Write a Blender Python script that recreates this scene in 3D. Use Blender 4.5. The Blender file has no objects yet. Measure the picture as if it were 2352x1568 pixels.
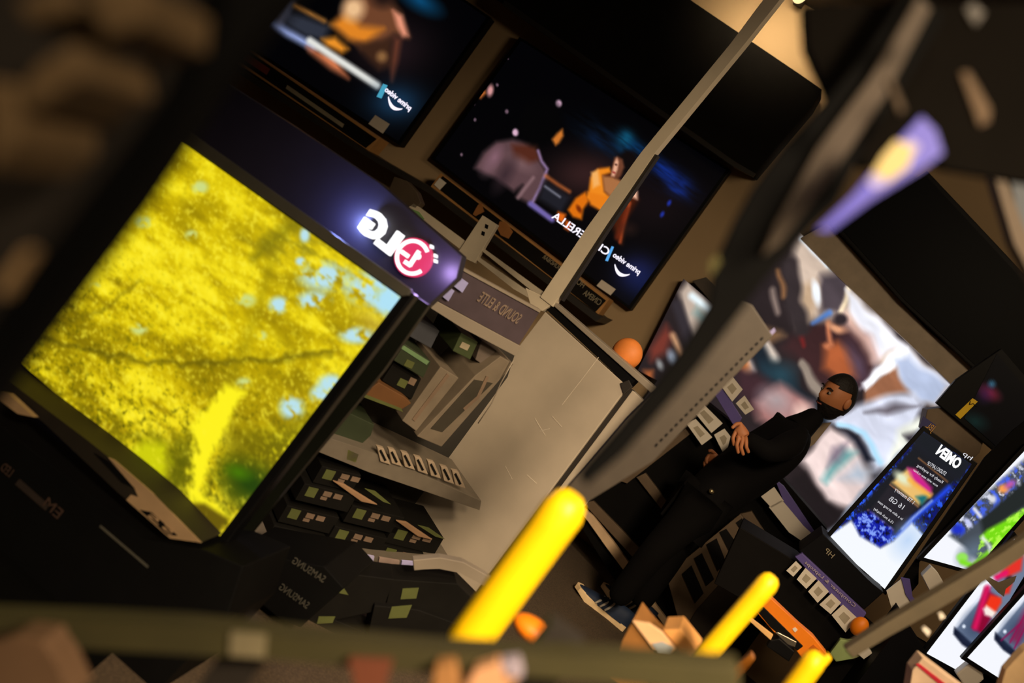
import bpy, bmesh, random
import numpy as np
from math import sin, cos, radians, pi, sqrt
from mathutils import Matrix, Vector
random.seed(7)
rng = np.random.default_rng(7)
S = bpy.context.scene
COL = S.collection

# ---------------------------------------------------------------- camera
FPX = 2352 * 35 / 36
TH, PITCH, CAM_H = radians(36), radians(-8), 1.55
FW = np.array([0, cos(PITCH), sin(PITCH)])
GR = np.array([1.0, 0, 0])
GD = -np.cross(GR, FW)
CR = cos(TH) * GR - sin(TH) * GD
CD = sin(TH) * GR + cos(TH) * GD
CAM = np.array([0, 0, CAM_H])

def ray(x, y):
    return FW + (x - 1176) / FPX * CR + (y - 784) / FPX * CD

def P(x, y, d):
    return CAM + ray(x, y) * d

def floor_at(x, y, z=0.0):
    r = ray(x, y)
    return CAM + r * ((z - CAM_H) / r[2])

cam = bpy.data.cameras.new('camera')
cam.lens = 35; cam.sensor_width = 36; cam.clip_start = 0.02
co = bpy.data.objects.new('camera', cam); COL.objects.link(co)
R = Matrix((CR, -CD, -FW)).transposed()
co.matrix_world = Matrix.Translation(CAM) @ R.to_4x4()
cam.dof.use_dof = True
cam.dof.focus_distance = 4.3
cam.dof.aperture_fstop = 1.9
S.camera = co

# ---------------------------------------------------------------- materials
def lin(c):
    c = np.asarray(c, float) / 255.0
    return np.where(c <= 0.04045, c / 12.92, ((c + 0.055) / 1.055) ** 2.4)

MATS = {}
def mat(name, rgb, rough=0.6, metal=0.0, vary=0.12, scale=14.0, bump=0.0, spec=0.4):
    if name in MATS: return MATS[name]
    m = bpy.data.materials.new(name); m.use_nodes = True
    nt = m.node_tree; b = nt.nodes['Principled BSDF']
    c = lin(rgb)
    b.inputs['Roughness'].default_value = rough
    b.inputs['Metallic'].default_value = metal
    b.inputs['Specular IOR Level'].default_value = spec
    tc = nt.nodes.new('ShaderNodeTexCoord')
    nz = nt.nodes.new('ShaderNodeTexNoise'); nz.inputs['Scale'].default_value = scale; nz.inputs['Detail'].default_value = 5
    nt.links.new(tc.outputs['Object'], nz.inputs['Vector'])
    rp = nt.nodes.new('ShaderNodeValToRGB')
    rp.color_ramp.elements[0].position = 0.3; rp.color_ramp.elements[1].position = 0.7
    lo = np.clip(c * (1 - vary), 0, 1); hi = np.clip(c * (1 + vary), 0, 1)
    rp.color_ramp.elements[0].color = (*lo, 1); rp.color_ramp.elements[1].color = (*hi, 1)
    nt.links.new(nz.outputs['Fac'], rp.inputs['Fac'])
    nt.links.new(rp.outputs['Color'], b.inputs['Base Color'])
    if bump:
        bp = nt.nodes.new('ShaderNodeBump'); bp.inputs['Strength'].default_value = bump; bp.inputs['Distance'].default_value = 0.01
        nt.links.new(nz.outputs['Fac'], bp.inputs['Height']); nt.links.new(bp.outputs['Normal'], b.inputs['Normal'])
    MATS[name] = m
    return m

def emit(name, rgb, strength=1.0):
    if name in MATS: return MATS[name]
    m = bpy.data.materials.new(name); m.use_nodes = True
    b = m.node_tree.nodes['Principled BSDF']
    b.inputs['Base Color'].default_value = (0.01, 0.01, 0.01, 1)
    b.inputs['Emission Color'].default_value = (*lin(rgb), 1)
    b.inputs['Emission Strength'].default_value = strength
    MATS[name] = m
    return m

def screen_mat(name, strength=1.0):
    if name in MATS: return MATS[name]
    m = bpy.data.materials.new(name); m.use_nodes = True
    nt = m.node_tree; b = nt.nodes['Principled BSDF']
    b.inputs['Base Color'].default_value = (0.004, 0.004, 0.005, 1)
    b.inputs['Roughness'].default_value = 0.5
    b.inputs['Specular IOR Level'].default_value = 0.1
    a = nt.nodes.new('ShaderNodeAttribute'); a.attribute_name = 'picture'
    nt.links.new(a.outputs['Color'], b.inputs['Emission Color'])
    b.inputs['Emission Strength'].default_value = strength
    MATS[name] = m
    return m

# ---------------------------------------------------------------- frames
class Frame:
    """An upright local frame: +x right, +z up, -y towards the viewer's side."""
    def __init__(s, px, py, d, yaw=0.0, tilt=0.0, origin=None):
        s.O = np.array(origin if origin is not None else P(px, py, d), float)
        s.M3 = Matrix.Rotation(radians(yaw), 3, 'Z') @ Matrix.Rotation(radians(tilt), 3, 'X')
        s.R = np.array(s.M3)
        s.M = Matrix.Translation(s.O) @ s.M3.to_4x4()
    def l(s, x, y, off=0.0):
        r = s.R.T @ ray(x, y); o = s.R.T @ (CAM - s.O)
        return o + r * ((off - o[1]) / r[1])
    def xz(s, x, y, off=0.0):
        p = s.l(x, y, off); return (p[0], p[2])
    def w(s, p):
        return s.O + s.R @ np.asarray(p, float)
    def inv(s, p):
        return s.R.T @ (np.asarray(p, float) - s.O)

# ---------------------------------------------------------------- geometry
class G:
    def __init__(s): s.bm = bmesh.new()
    def prism(s, pts, y0, y1, bev=0.0):
        """pts (x,z) outline, extruded from y0 (front) to y1."""
        a = sum(pts[i][0] * pts[(i + 1) % len(pts)][1] - pts[(i + 1) % len(pts)][0] * pts[i][1] for i in range(len(pts)))
        if a < 0: pts = pts[::-1]
        f = [s.bm.verts.new((x, y0, z)) for x, z in pts]
        b = [s.bm.verts.new((x, y1, z)) for x, z in pts]
        n = len(pts)
        fs = [s.bm.faces.new(f), s.bm.faces.new(b[::-1])]
        for i in range(n):
            fs.append(s.bm.faces.new((f[i], b[i], b[(i + 1) % n], f[(i + 1) % n])))
        if bev:
            es = list({e for q in fs for e in q.edges})
            bmesh.ops.bevel(s.bm, geom=es, offset=bev, segments=2, affect='EDGES', profile=0.6)
        return s
    def px(s, fr, pts, off=0.0, t=0.02, bev=0.0):
        return s.prism([fr.xz(x, y, off) for x, y in pts], off, off + t, bev)
    def box(s, x0, x1, y0, y1, z0, z1, bev=0.0):
        return s.prism([(x0, z0), (x1, z0), (x1, z1), (x0, z1)], y0, y1, bev)
    def tube(s, pts, rad, seg=14, cap=True):
        pts = [Vector(p) for p in pts]
        rad = rad if hasattr(rad, '__len__') else [rad] * len(pts)
        rings = []; up = None
        for i, p in enumerate(pts):
            t = (pts[min(i + 1, len(pts) - 1)] - pts[max(i - 1, 0)]).normalized()
            if up is None: up = t.orthogonal().normalized()
            u = (up - t * up.dot(t)).normalized(); up = u; v = t.cross(u)
            rings.append([s.bm.verts.new(p + (u * cos(2 * pi * k / seg) + v * sin(2 * pi * k / seg)) * rad[i]) for k in range(seg)])
        for a, b in zip(rings, rings[1:]):
            for k in range(seg):
                s.bm.faces.new((a[k], a[(k + 1) % seg], b[(k + 1) % seg], b[k])).smooth = True
        if cap:
            s.bm.faces.new(rings[0][::-1]); s.bm.faces.new(rings[-1])
        return s
    def ball(s, c, r, seg=16):
        r = r if hasattr(r, '__len__') else (r, r, r)
        o = bmesh.ops.create_uvsphere(s.bm, u_segments=seg * 2, v_segments=seg, radius=1)
        for v in o['verts']:
            v.co = Vector((c[0] + v.co.x * r[0], c[1] + v.co.y * r[1], c[2] + v.co.z * r[2]))
        for v in o['verts']:
            for f in v.link_faces: f.smooth = True
        return s

def link(name, mesh_or_g, m, parent=None, M=None, label=None):
    if isinstance(mesh_or_g, G):
        me = bpy.data.meshes.new(name)
        bmesh.ops.recalc_face_normals(mesh_or_g.bm, faces=mesh_or_g.bm.faces)
        mesh_or_g.bm.to_mesh(me); mesh_or_g.bm.free()
    else: me = mesh_or_g
    me.materials.clear(); me.materials.append(m)
    o = bpy.data.objects.new(name, me); COL.objects.link(o)
    if parent is not None: o.parent = parent
    if M is not None: o.matrix_world = M
    if label: o['label'] = label
    return o

def tag(o, label, cat, group=None):
    o['label'] = label; o['category'] = cat
    if group: o['group'] = group
    return o

def thing(name, label, cat, fr, group=None):
    o = bpy.data.objects.new(name, None); COL.objects.link(o)
    o.empty_display_size = 0.05
    o.matrix_world = fr.M
    return tag(o, label, cat, group)

def solo(name, label, cat, fr, g, m, group=None):
    return tag(link(name, g, m, M=fr.M), label, cat, group)

def structure(name, g, m, fr=None):
    o = link(name, g, m, M=fr.M if fr else None); o['kind'] = 'structure'; return o

# ---------------------------------------------------------------- pictures shown on screens and printed panels
def vnoise(u, v, seed=0):
    r = np.random.default_rng(seed).random((128, 128))
    i = np.floor(u).astype(int); j = np.floor(v).astype(int)
    fu = u - i; fv = v - j
    fu = fu * fu * (3 - 2 * fu); fv = fv * fv * (3 - 2 * fv)
    g = lambda a, b: r[a % 128, b % 128]
    return (g(i, j) * (1 - fu) + g(i + 1, j) * fu) * (1 - fv) + (g(i, j + 1) * (1 - fu) + g(i + 1, j + 1) * fu) * fv

class Canvas:
    def __init__(s, X, Y): s.X, s.Y, s.C = X, Y, np.zeros((len(X), 3))
    def fill(s, c): s.C[:] = np.array(c) / 255.0
    def mix(s, a, c):
        a = np.clip(a, 0, 1)[:, None]
        c = np.asarray(c, float) / 255.0
        s.C = s.C * (1 - a) + c * a
    def fbm(s, size, ang=0.0, stretch=1.0, oct=4, seed=0):
        a = radians(ang)
        u = (s.X * cos(a) + s.Y * sin(a)) / (size * stretch); v = (-s.X * sin(a) + s.Y * cos(a)) / size
        t = 0; w = 0
        for k in range(oct):
            t = t + vnoise(u * 2 ** k + 9.3 * k, v * 2 ** k + 4.1 * k, seed + k) / 1.7 ** k; w += 1 / 1.7 ** k
        return t / w
    def sdf(s, pts):
        X, Y = s.X, s.Y
        d = np.full(len(X), 1e9); sg = np.ones(len(X))
        n = len(pts)
        for i in range(n):
            ax, ay = pts[i]; bx, by = pts[i - 1]
            ex, ey = bx - ax, by - ay; wx, wy = X - ax, Y - ay
            t = np.clip((wx * ex + wy * ey) / (ex * ex + ey * ey + 1e-9), 0, 1)
            dx, dy = wx - ex * t, wy - ey * t
            d = np.minimum(d, dx * dx + dy * dy)
            c1 = Y >= ay; c2 = Y < by; c3 = ex * wy > ey * wx
            flip = (c1 & c2 & c3) | (~c1 & ~c2 & ~c3)
            sg = np.where(flip, -sg, sg)
        return np.sqrt(d) * sg
    def poly(s, pts, c, soft=5, a=1.0):
        s.mix((0.5 - s.sdf(pts) / (2 * soft)) * a, c)
    def blob(s, x, y, rx, ry, c, ang=0, soft=0.5, a=1.0):
        t = radians(ang); dx, dy = s.X - x, s.Y - y
        u = (dx * cos(t) + dy * sin(t)) / rx; v = (-dx * sin(t) + dy * cos(t)) / ry
        s.mix((1 + soft - np.sqrt(u * u + v * v)) / (2 * soft) * a, c)
    def line(s, pts, w, c, soft=3, a=1.0):
        d = np.full(len(s.X), 1e9)
        for (ax, ay), (bx, by) in zip(pts, pts[1:]):
            ex, ey = bx - ax, by - ay; wx, wy = s.X - ax, s.Y - ay
            t = np.clip((wx * ex + wy * ey) / (ex * ex + ey * ey + 1e-9), 0, 1)
            d = np.minimum(d, np.hypot(wx - ex * t, wy - ey * t))
        s.mix((0.5 - (d - w / 2) / (2 * soft)) * a, c)

def picture(name, fr, quad, off, paint, m, parent, step=4.0, label=None):
    """A flat screen face: a fine grid whose colour attribute holds the shown picture. quad TL,TR,BR,BL."""
    q = np.array(quad, float)
    W = max(np.hypot(*(q[1] - q[0])), np.hypot(*(q[2] - q[3]))); Hh = max(np.hypot(*(q[3] - q[0])), np.hypot(*(q[2] - q[1])))
    nx, ny = max(2, int(W / step)), max(2, int(Hh / step))
    # corners on the plane, bilinear in the plane itself
    c3 = [np.array(fr.xz(x, y, off)) for x, y in quad]
    u, v = np.meshgrid(np.linspace(0, 1, nx + 1), np.linspace(0, 1, ny + 1))
    u = u.ravel()[:, None]; v = v.ravel()[:, None]
    xz = (c3[0] * (1 - u) + c3[1] * u) * (1 - v) + (c3[3] * (1 - u) + c3[2] * u) * v
    L = np.column_stack([xz[:, 0], np.full(len(xz), off), xz[:, 1]])
    Wd = fr.O + L @ fr.R.T - CAM
    dz = Wd @ FW
    cv = Canvas(1176 + FPX * (Wd @ CR) / dz, 784 + FPX * (Wd @ CD) / dz)
    paint(cv)
    idx = np.arange((nx + 1) * (ny + 1)).reshape(ny + 1, nx + 1)
    f = np.stack([idx[:-1, :-1], idx[1:, :-1], idx[1:, 1:], idx[:-1, 1:]], -1).reshape(-1, 4)
    me = bpy.data.meshes.new(name)
    me.vertices.add(len(L)); me.vertices.foreach_set('co', L.ravel())
    me.loops.add(f.size); me.loops.foreach_set('vertex_index', f.ravel().astype(np.int32))
    me.polygons.add(len(f)); me.polygons.foreach_set('loop_start', (np.arange(len(f)) * 4).astype(np.int32))
    me.update()
    at = me.color_attributes.new('picture', 'FLOAT_COLOR', 'POINT')
    C = lin(np.clip(cv.C, 0, 1.3) * 255)
    at.data.foreach_set('color', np.column_stack([C, np.ones(len(C))]).ravel().astype(np.float32))
    o = link(name, me, m, parent, label=label)
    return o

def lettering(name, text, fr, a, b, hpx, off, m, parent, mirror=True, thick=0.001, bold=0.0, shear=0.0, label=None):
    """Letters standing on the plane between photo points a (picture left) and b; mirrored as in the photo."""
    cu = bpy.data.curves.new('t', 'FONT'); cu.body = text; cu.extrude = thick; cu.offset = bold; cu.shear = shear
    cu.size = 1.0; cu.resolution_u = 3
    ob = bpy.data.objects.new('t', cu); COL.objects.link(ob)
    dg = bpy.context.evaluated_depsgraph_get(); dg.update()
    me = bpy.data.meshes.new_from_object(ob.evaluated_get(dg))
    bpy.data.objects.remove(ob)
    n = len(me.vertices); v = np.zeros(n * 3); me.vertices.foreach_get('co', v); v = v.reshape(-1, 3)
    mn, mx = v.min(0), v.max(0)
    t = (v[:, 0] - mn[0]) / (mx[0] - mn[0]); h = (v[:, 1] - mn[1]) / (mx[1] - mn[1])
    if mirror: t = 1 - t
    A = np.array(fr.xz(*a, off)); B = np.array(fr.xz(*b, off))
    d = B - A; ln = np.hypot(*d); nrm = np.array([-d[1], d[0]]) / ln
    mid = ((a[0] + b[0]) / 2, (a[1] + b[1]) / 2)
    q0 = np.array(fr.xz(*mid, off)); q1 = np.array(fr.xz(mid[0] + hpx * 0.59, mid[1] - hpx * 0.81, off))
    hh = np.hypot(*(q1 - q0))
    xz = A + t[:, None] * d + (h * hh)[:, None] * nrm
    y = off - (v[:, 2] - mn[2])
    L = np.column_stack([xz[:, 0], y, xz[:, 1]])
    me.vertices.foreach_set('co', L.ravel()); me.update(); me.name = name
    return link(name, me, m, parent, label=label)

# ================================================================ shared materials
BLACK = mat('black_plastic', (8, 8, 9), 0.5, spec=0.15)
GLOSS = mat('gloss_black', (7, 7, 8), 0.35, spec=0.2)
DARK = mat('dark_metal', (38, 34, 30), 0.5)
GREY = mat('grey_metal', (140, 130, 116), 0.45, 0.15, 0.05, 6)
PANEL = mat('brushed_panel', (182, 170, 152), 0.42, 0.25, 0.08, 5)
CARD = mat('white_card', (222, 214, 200), 0.6, vary=0.03)
CARDB = mat('cardboard', (176, 128, 72), 0.8, vary=0.1)
POLE = mat('pole_grey', (190, 178, 156), 0.45, vary=0.04)
TAN = mat('tan_laminate', (150, 124, 92), 0.6)
YEL = mat('yellow_plastic', (250, 205, 8), 0.45, vary=0.04)
PURP = mat('purple_strip', (92, 80, 150), 0.5, vary=0.05)
ORG = mat('orange_plastic', (236, 128, 12), 0.5, vary=0.06)
WHT = emit('screen_white', (255, 255, 255), 1.0)
SCR = screen_mat('screen_picture', 1.0)

# ================================================================ room shell
WF = Frame(1340, 400, 6.0, yaw=-14)           # plane of the back wall's front
wall_m = mat('wall_paint', (170, 144, 108), 0.85, vary=0.05, scale=3)
zl = lambda z: z - WF.O[2]
structure('wall_back', G().box(-4.2, 4.6, 0.10, 0.22, zl(0), zl(3.3)), wall_m, WF)
structure('wall_left', G().box(-4.3, -4.2, -8.2, 0.22, zl(0), zl(3.3)), wall_m, WF)
structure('wall_right', G().box(4.6, 4.7, -8.2, 0.22, zl(0), zl(3.3)), wall_m, WF)
structure('wall_front', G().box(-4.3, 4.7, -8.3, -8.2, zl(0), zl(3.3)), wall_m, WF)
structure('floor', G().box(-4.3, 4.7, -8.3, 0.22, zl(-0.1), zl(0)), mat('carpet', (72, 59, 44), 0.95, vary=0.35, scale=160, bump=0.4), WF)
structure('ceiling', G().box(-4.3, 4.7, -8.3, 0.22, zl(3.3), zl(3.4)), mat('ceiling_paint', (60, 52, 42), 0.9), WF)

# dark fascia board above the televisions
solo('fascia_board', 'wide matt black fascia board on the back wall above the televisions', 'board', WF,
     G().px(WF, [(640, -420), (1290, -205), (1586, 0), (1888, 205), (1868, 240), (1735, 398), (1690, 372), (1160, 0), (860, -215)], -0.14, 0.22), mat('fascia_black', (20, 18, 16), 0.9, spec=0.1))
solo('fascia_trim', 'thin dark metal trim line under the black fascia above the woman-in-orange television', 'trim', WF,
     G().px(WF, [(1160, 0), (1690, 372), (1735, 398), (1730, 406), (1684, 382), (1154, 10)], -0.15, 0.03), DARK)
# ceiling lamp at the top of the beige wall
o = thing('wall_lamp', 'bright round lamp high on the beige wall near the top of the fascia', 'lamp', WF)
g = G(); c = WF.l(1838, -8, 0.0); g.ball((c[0], -0.02, c[2]), (0.04, 0.03, 0.05)); link('lamp_shade', g, emit('lamp_glow', (255, 226, 160), 1.4), o)
g = G().box(c[0] - 0.03, c[0] + 0.03, 0.0, 0.1, c[2] - 0.03, c[2] + 0.05, 0.006); link('mounting_plate', g, DARK, o)

# ================================================================ televisions on the wall
def tv_body(fr, quad, off, name, label, bez=7, group=None, t=0.05):
    root = thing(name, label, 'television', fr, group)
    q = np.array(quad, float); c = q.mean(0)
    out = [tuple(p) for p in quad]
    inn = [tuple(p + (c - p) / np.linalg.norm(c - p) * bez * 1.5) for p in q]
    g = G(); g.px(fr, out, off, t, 0.004); link('housing', g, BLACK, root)
    return root, inn

def woman_on(cv, f, k=1.0, soft=4):
    """a generic standing woman in an orange wrap dress, drawn through the pixel mapping f"""
    Pp = lambda *p: [f(x, y) for x, y in p]
    cv.poly(Pp((1352, 440), (1380, 385), (1410, 400), (1425, 425), (1450, 425), (1466, 458), (1440, 500), (1428, 560), (1415, 540), (1395, 480), (1350, 470)), (70, 26, 10), soft * 2)
    cv.poly(Pp((1356, 408), (1372, 388), (1400, 384), (1404, 396), (1384, 402), (1388, 440), (1400, 452), (1370, 470), (1345, 455), (1352, 440)), (240, 138, 30), soft)
    cv.poly(Pp((1358, 396), (1374, 390), (1378, 424), (1362, 432)), (246, 176, 96), soft)
    cv.poly(Pp((1345, 440), (1352, 462), (1340, 480), (1336, 504), (1316, 498), (1304, 482), (1322, 455)), (222, 112, 14), soft)
    cv.blob(*f(1330, 480), 10 * k, 5 * k, (120, 44, 6), 60)
    cv.poly(Pp((1350, 440), (1400, 452), (1426, 442), (1420, 470), (1390, 490), (1356, 470)), (232, 126, 24), soft)
    cv.poly(Pp((1384, 404), (1408, 406), (1440, 422), (1436, 440), (1400, 450), (1388, 438)), (170, 110, 66), soft)
    cv.poly(Pp((1452, 428), (1464, 440), (1464, 458), (1450, 452)), (246, 190, 160), soft)
    cv.line(Pp((1446, 466), (1434, 506), (1424, 556)), 5 * k, (196, 84, 40), soft)
    cv.line(Pp((1440, 480), (1428, 520), (1418, 545)), 10 * k, (104, 36, 16), soft * 1.5)
    cv.poly(Pp((1404, 400), (1412, 362), (1432, 362), (1436, 388), (1420, 408)), (120, 66, 40), soft)
    cv.blob(*f(1441, 372), 23 * k, 28 * k, (14, 9, 10), 20, 0.25)
    cv.poly(Pp((1404, 404), (1407, 388), (1411, 372), (1418, 360), (1430, 366), (1434, 384), (1424, 404), (1412, 410)), (112, 64, 44), soft * 0.8)
    cv.poly(Pp((1404, 404), (1408, 386), (1412, 371), (1417, 362), (1421, 372), (1418, 390), (1411, 405)), (232, 172, 140), soft * 0.7)
    cv.blob(*f(1415, 378), 3 * k, 2 * k, (60, 26, 20), 20, 0.5); cv.blob(*f(1410, 396), 4 * k, 2 * k, (150, 40, 40), 20, 0.5)
    cv.poly(Pp((1282, 486), (1300, 492), (1294, 512), (1277, 504)), (226, 104, 20), soft)
    cv.poly(Pp((1300, 505), (1312, 512), (1306, 530), (1296, 524)), (216, 92, 16), soft)

def paint_tv2(cv):
    cv.fill((2, 2, 4))
    cv.mix(0.85 * np.exp(-(((cv.X - 1345) / 90) ** 2 + ((cv.Y - 400) / 55) ** 2)), (58, 34, 34))
    cv.mix(0.5 * np.exp(-(((cv.X - 1500) / 110) ** 2 + ((cv.Y - 470) / 70) ** 2)), (34, 20, 24))
    n = cv.fbm(9, 36, 6, 3, 5)
    for (x, y, rx, ry, c) in ((1455, 345, 46, 20, (8, 64, 116)), (1535, 405, 60, 22, (16, 44, 130)), (1432, 322, 18, 22, (16, 96, 130)), (1380, 320, 60, 26, (10, 26, 50)), (1560, 430, 26, 16, (20, 50, 150))):
        d = ((cv.X - x) * cos(radians(34)) + (cv.Y - y) * sin(radians(34))) / rx, (-(cv.X - x) * sin(radians(34)) + (cv.Y - y) * cos(radians(34))) / ry
        cv.mix(np.exp(-(d[0] ** 2 + d[1] ** 2)) * (0.35 + 1.9 * (n - 0.3)), c)
    # bokeh lights
    cv.poly([(1098, 208), (1112, 196), (1116, 214), (1104, 226), (1090, 220)], (206, 112, 50), 4)
    cv.blob(1126, 208, 7, 13, (214, 150, 150), 10)
    for x, y, r in ((1283, 238, 7), (1184, 304, 7), (1091, 275, 3), (1166, 134, 2), (1164, 256, 4), (1142, 195, 3), (1088, 238, 3), (1060, 355, 3)):
        cv.blob(x, y, r, r * 1.15, (222, 178, 204) if r > 4 else (110, 86, 100), 0, 0.35)
    # seated man from behind in a mauve jacket
    cv.poly([(1090, 386), (1110, 350), (1140, 326), (1178, 320), (1215, 330), (1250, 385), (1258, 405), (1240, 440), (1222, 470), (1186, 452), (1200, 425), (1180, 440), (1140, 410)], (92, 66, 70), 7)
    cv.poly([(1176, 332), (1232, 332), (1240, 366), (1214, 376), (1180, 362)], (84, 40, 28), 8)
    cv.blob(1135, 362, 12, 22, (150, 108, 124), 30, 0.9, 0.7); cv.blob(1196, 375, 26, 12, (128, 96, 98), 30, 0.9, 0.7)
    cv.blob(1160, 400, 14, 34, (54, 38, 44), 30, 0.9, 0.8); cv.blob(1120, 385, 14, 18, (120, 88, 96), 30, 0.9, 0.6)
    cv.line([(1236, 346), (1244, 370), (1257, 388), (1240, 432), (1222, 466), (1262, 500)], 6, (142, 116, 156), 3)
    cv.line([(1218, 468), (1268, 504)], 12, (112, 98, 168), 4)
    cv.line([(1225, 408), (1200, 440), (1190, 454)], 6, (140, 108, 112), 4)
    cv.blob(1242, 280, 48, 56, (3, 3, 4), 20, 0.2)
    cv.poly([(1268, 320), (1280, 306), (1292, 296), (1294, 312), (1284, 328), (1276, 334)], (206, 118, 44), 4)
    # table, glass, candle glow
    cv.poly([(1250, 415), (1310, 452), (1290, 490), (1236, 456)], (30, 30, 38), 8)
    cv.line([(1252, 428), (1286, 452)], 4, (150, 150, 166), 3, 0.8)
    cv.line([(1254, 404), (1282, 424), (1308, 440)], 7, (196, 104, 50), 4, 0.8)
    woman_on(cv, lambda x, y: (x, y))
    cv.blob(1446, 526, 14, 12, (44, 26, 22), 0, 1, 0.7)
    for x, y in ((1537, 466), (1521, 492)): cv.blob(x, y, 4, 7, (30, 46, 150), 30)
    cv.mix(0.55 * np.exp(-(((cv.X - 1462) / 46) ** 2 + ((cv.Y - 622) / 38) ** 2)), (40, 46, 110))
    cv.mix(0.5 * np.exp(-(((cv.X - 1480) / 50) ** 2 + ((cv.Y - 650) / 40) ** 2)), (20, 34, 90))

TVQ2 = [(1193, 84), (1678, 390), (1448, 712), (989, 364)]
tv2, inn = tv_body(WF, TVQ2, 0.02, 'television', 'wall television showing a woman in orange beside a seated man, behind the grey pole', t=0.08)
picture('screen', WF, inn, 0.018, paint_tv2, SCR, tv2, 2.6)
TW = emit('title_white', (246, 240, 255), 1.25)
lettering('title_lettering', 'CINDERELLA', WF, (1266, 500), (1393, 588), 18, 0.016, TW, tv2, bold=0.012)
TB = emit('title_blue', (90, 170, 236), 1.0)
link('divider_bar', G().px(WF, [(1405, 565), (1410, 567), (1396, 600), (1390, 598)], 0.014, 0.002), TB, tv2)
lettering('service_lettering', 'prime video', WF, (1404, 592), (1464, 634), 17, 0.016, TW, tv2, bold=0.018)
def smile(fr, pts, w, off, root, m):
    g = G(); P3 = []
    n = 14
    for i in range(n + 1):
        t = i / n
        x = (1 - t) ** 2 * pts[0][0] + 2 * t * (1 - t) * pts[1][0] + t * t * pts[2][0]
        y = (1 - t) ** 2 * pts[0][1] + 2 * t * (1 - t) * pts[1][1] + t * t * pts[2][1]
        P3.append((x, y, w * (0.5 + sin(pi * t) * 0.9)))
    up = [(x + 0.4 * h, y - 0.6 * h) for x, y, h in P3]; dn = [(x - 0.4 * h, y + 0.6 * h) for x, y, h in P3]
    g.px(fr, up + dn[::-1], off, 0.001)
    link('smile_mark', g, m, root)
smile(WF, [(1412, 607), (1418, 640), (1446, 630)], 4, 0.016, tv2, TW)
link('price_card', G().px(WF, [(1382, 642), (1414, 664), (1402, 678), (1370, 656)], 0.008, 0.01), CARD, tv2)

def paint_tv1(cv):
    cv.fill((2, 2, 4))
    s = 12
    cv.mix(0.9 * np.exp(-(((cv.X - 900) / 90) ** 2 + ((cv.Y - 110) / 70) ** 2)), (34, 22, 26))
    cv.blob(965, 2, 40, 18, (10, 70, 110), 30, 0.9)
    cv.poly([(608, 30), (640, -40), (690, -20), (660, 20), (640, 60)], (70, 64, 72), s)
    cv.poly([(655, 20), (760, 60), (745, 95), (700, 85), (650, 55)], (46, 50, 62), s)
    cv.line([(610, 40), (660, 75), (720, 108)], 16, (150, 166, 220), 8)
    cv.line([(640, 50), (665, 8)], 16, (120, 122, 146), 9, 0.8)
    cv.line([(676, 12), (745, 48)], 8, (170, 112, 50), 6)
    cv.poly([(795, 0), (880, -20), (920, 30), (938, 85), (905, 80), (880, 100), (830, 110), (770, 60)], (110, 66, 42), s)
    cv.poly([(760, 55), (800, 30), (830, 60), (880, 66), (840, 100), (800, 90)], (224, 132, 36), s)
    cv.blob(812, 20, 24, 26, (236, 190, 140), 20, 0.6)
    cv.poly([(740, 90), (770, 85), (800, 112), (785, 122), (750, 105)], (236, 146, 40), 9)
    cv.blob(880, -6, 26, 22, (40, 24, 20), 0, 0.6)
    cv.poly([(902, 24), (924, 36), (938, 82), (925, 84), (912, 60)], (232, 150, 120), 7)
    cv.poly([(905, 86), (922, 90), (914, 140), (900, 186), (896, 140)], (96, 52, 38), 8)
    cv.poly([(820, 100), (900, 90), (898, 150), (870, 160), (830, 120)], (60, 36, 24), 10)
    cv.blob(877, 130, 12, 12, (136, 96, 58), 0, 0.6)
    cv.poly([(705, 108), (770, 132), (800, 180), (760, 158), (710, 118)], (206, 116, 74), 9)
    cv.line([(712, 94), (760, 126), (800, 152), (866, 196)], 17, (226, 226, 220), 5)
    cv.mix(0.8 * np.exp(-(((cv.X - 910) / 60) ** 2 + ((cv.Y - 235) / 42) ** 2)), (26, 62, 96))
TVQ1 = [(720, -240), (1128, 40), (918, 334), (508, 70)]
tv1, inn = tv_body(WF, TVQ1, 0.02, 'television', 'wall television with a blurred orange figure and white title bar, top of the wall', t=0.08)
picture('screen', WF, inn, 0.018, paint_tv1, SCR, tv1, 4)
link('divider_bar', G().px(WF, [(880, 192), (890, 196), (876, 226), (865, 222)], 0.014, 0.002), emit('divider_teal', (70, 160, 190), 1.0), tv1)
lettering('service_lettering', 'prime video', WF, (880, 212), (938, 258), 17, 0.016, TW, tv1, bold=0.02)
smile(WF, [(892, 222), (896, 256), (924, 250)], 4, 0.016, tv1, TW)
link('price_card', G().px(WF, [(862, 264), (894, 284), (878, 306), (846, 284)], 0.008, 0.01), CARD, tv1)

# soundbar cartons on a ledge below the televisions
def soundbar(fr, q, label, side):
    root = thing('soundbar_carton', label, 'box', fr, 'soundbar cartons under the wall televisions')
    off = -0.16
    x0 = [fr.xz(*p, off) for p in q]
    link('carton_body', G().px(fr, q, off, 0.15, 0.003), CARDB, root)
    c = np.mean(np.array(q, float), 0)
    link('printed_face', G().px(fr, [tuple(np.array(p) + (c - np.array(p)) / np.linalg.norm(c - np.array(p)) * 0 + np.array(d)) for p, d in zip(q, ((5, 7), (-7, 3), (-6, -6), (7, -3)))], off - 0.002, 0.003), mat('black_print', (20, 17, 14), 0.6, spec=0.1), root)
    return root
b2 = soundbar(WF, [(1012, 397), (1399, 687), (1374, 722), (989, 428)], 'long black soundbar carton with tan edges under the woman-in-orange television', 0)
PR = mat('pale_print', (150, 140, 116), 0.6); PRO = mat('orange_print', (170, 112, 60), 0.6)
link('label_sticker', G().px(WF, [(1010, 408), (1025, 420), (1010, 436), (997, 424)], -0.165, 0.003), CARD, b2)
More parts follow.
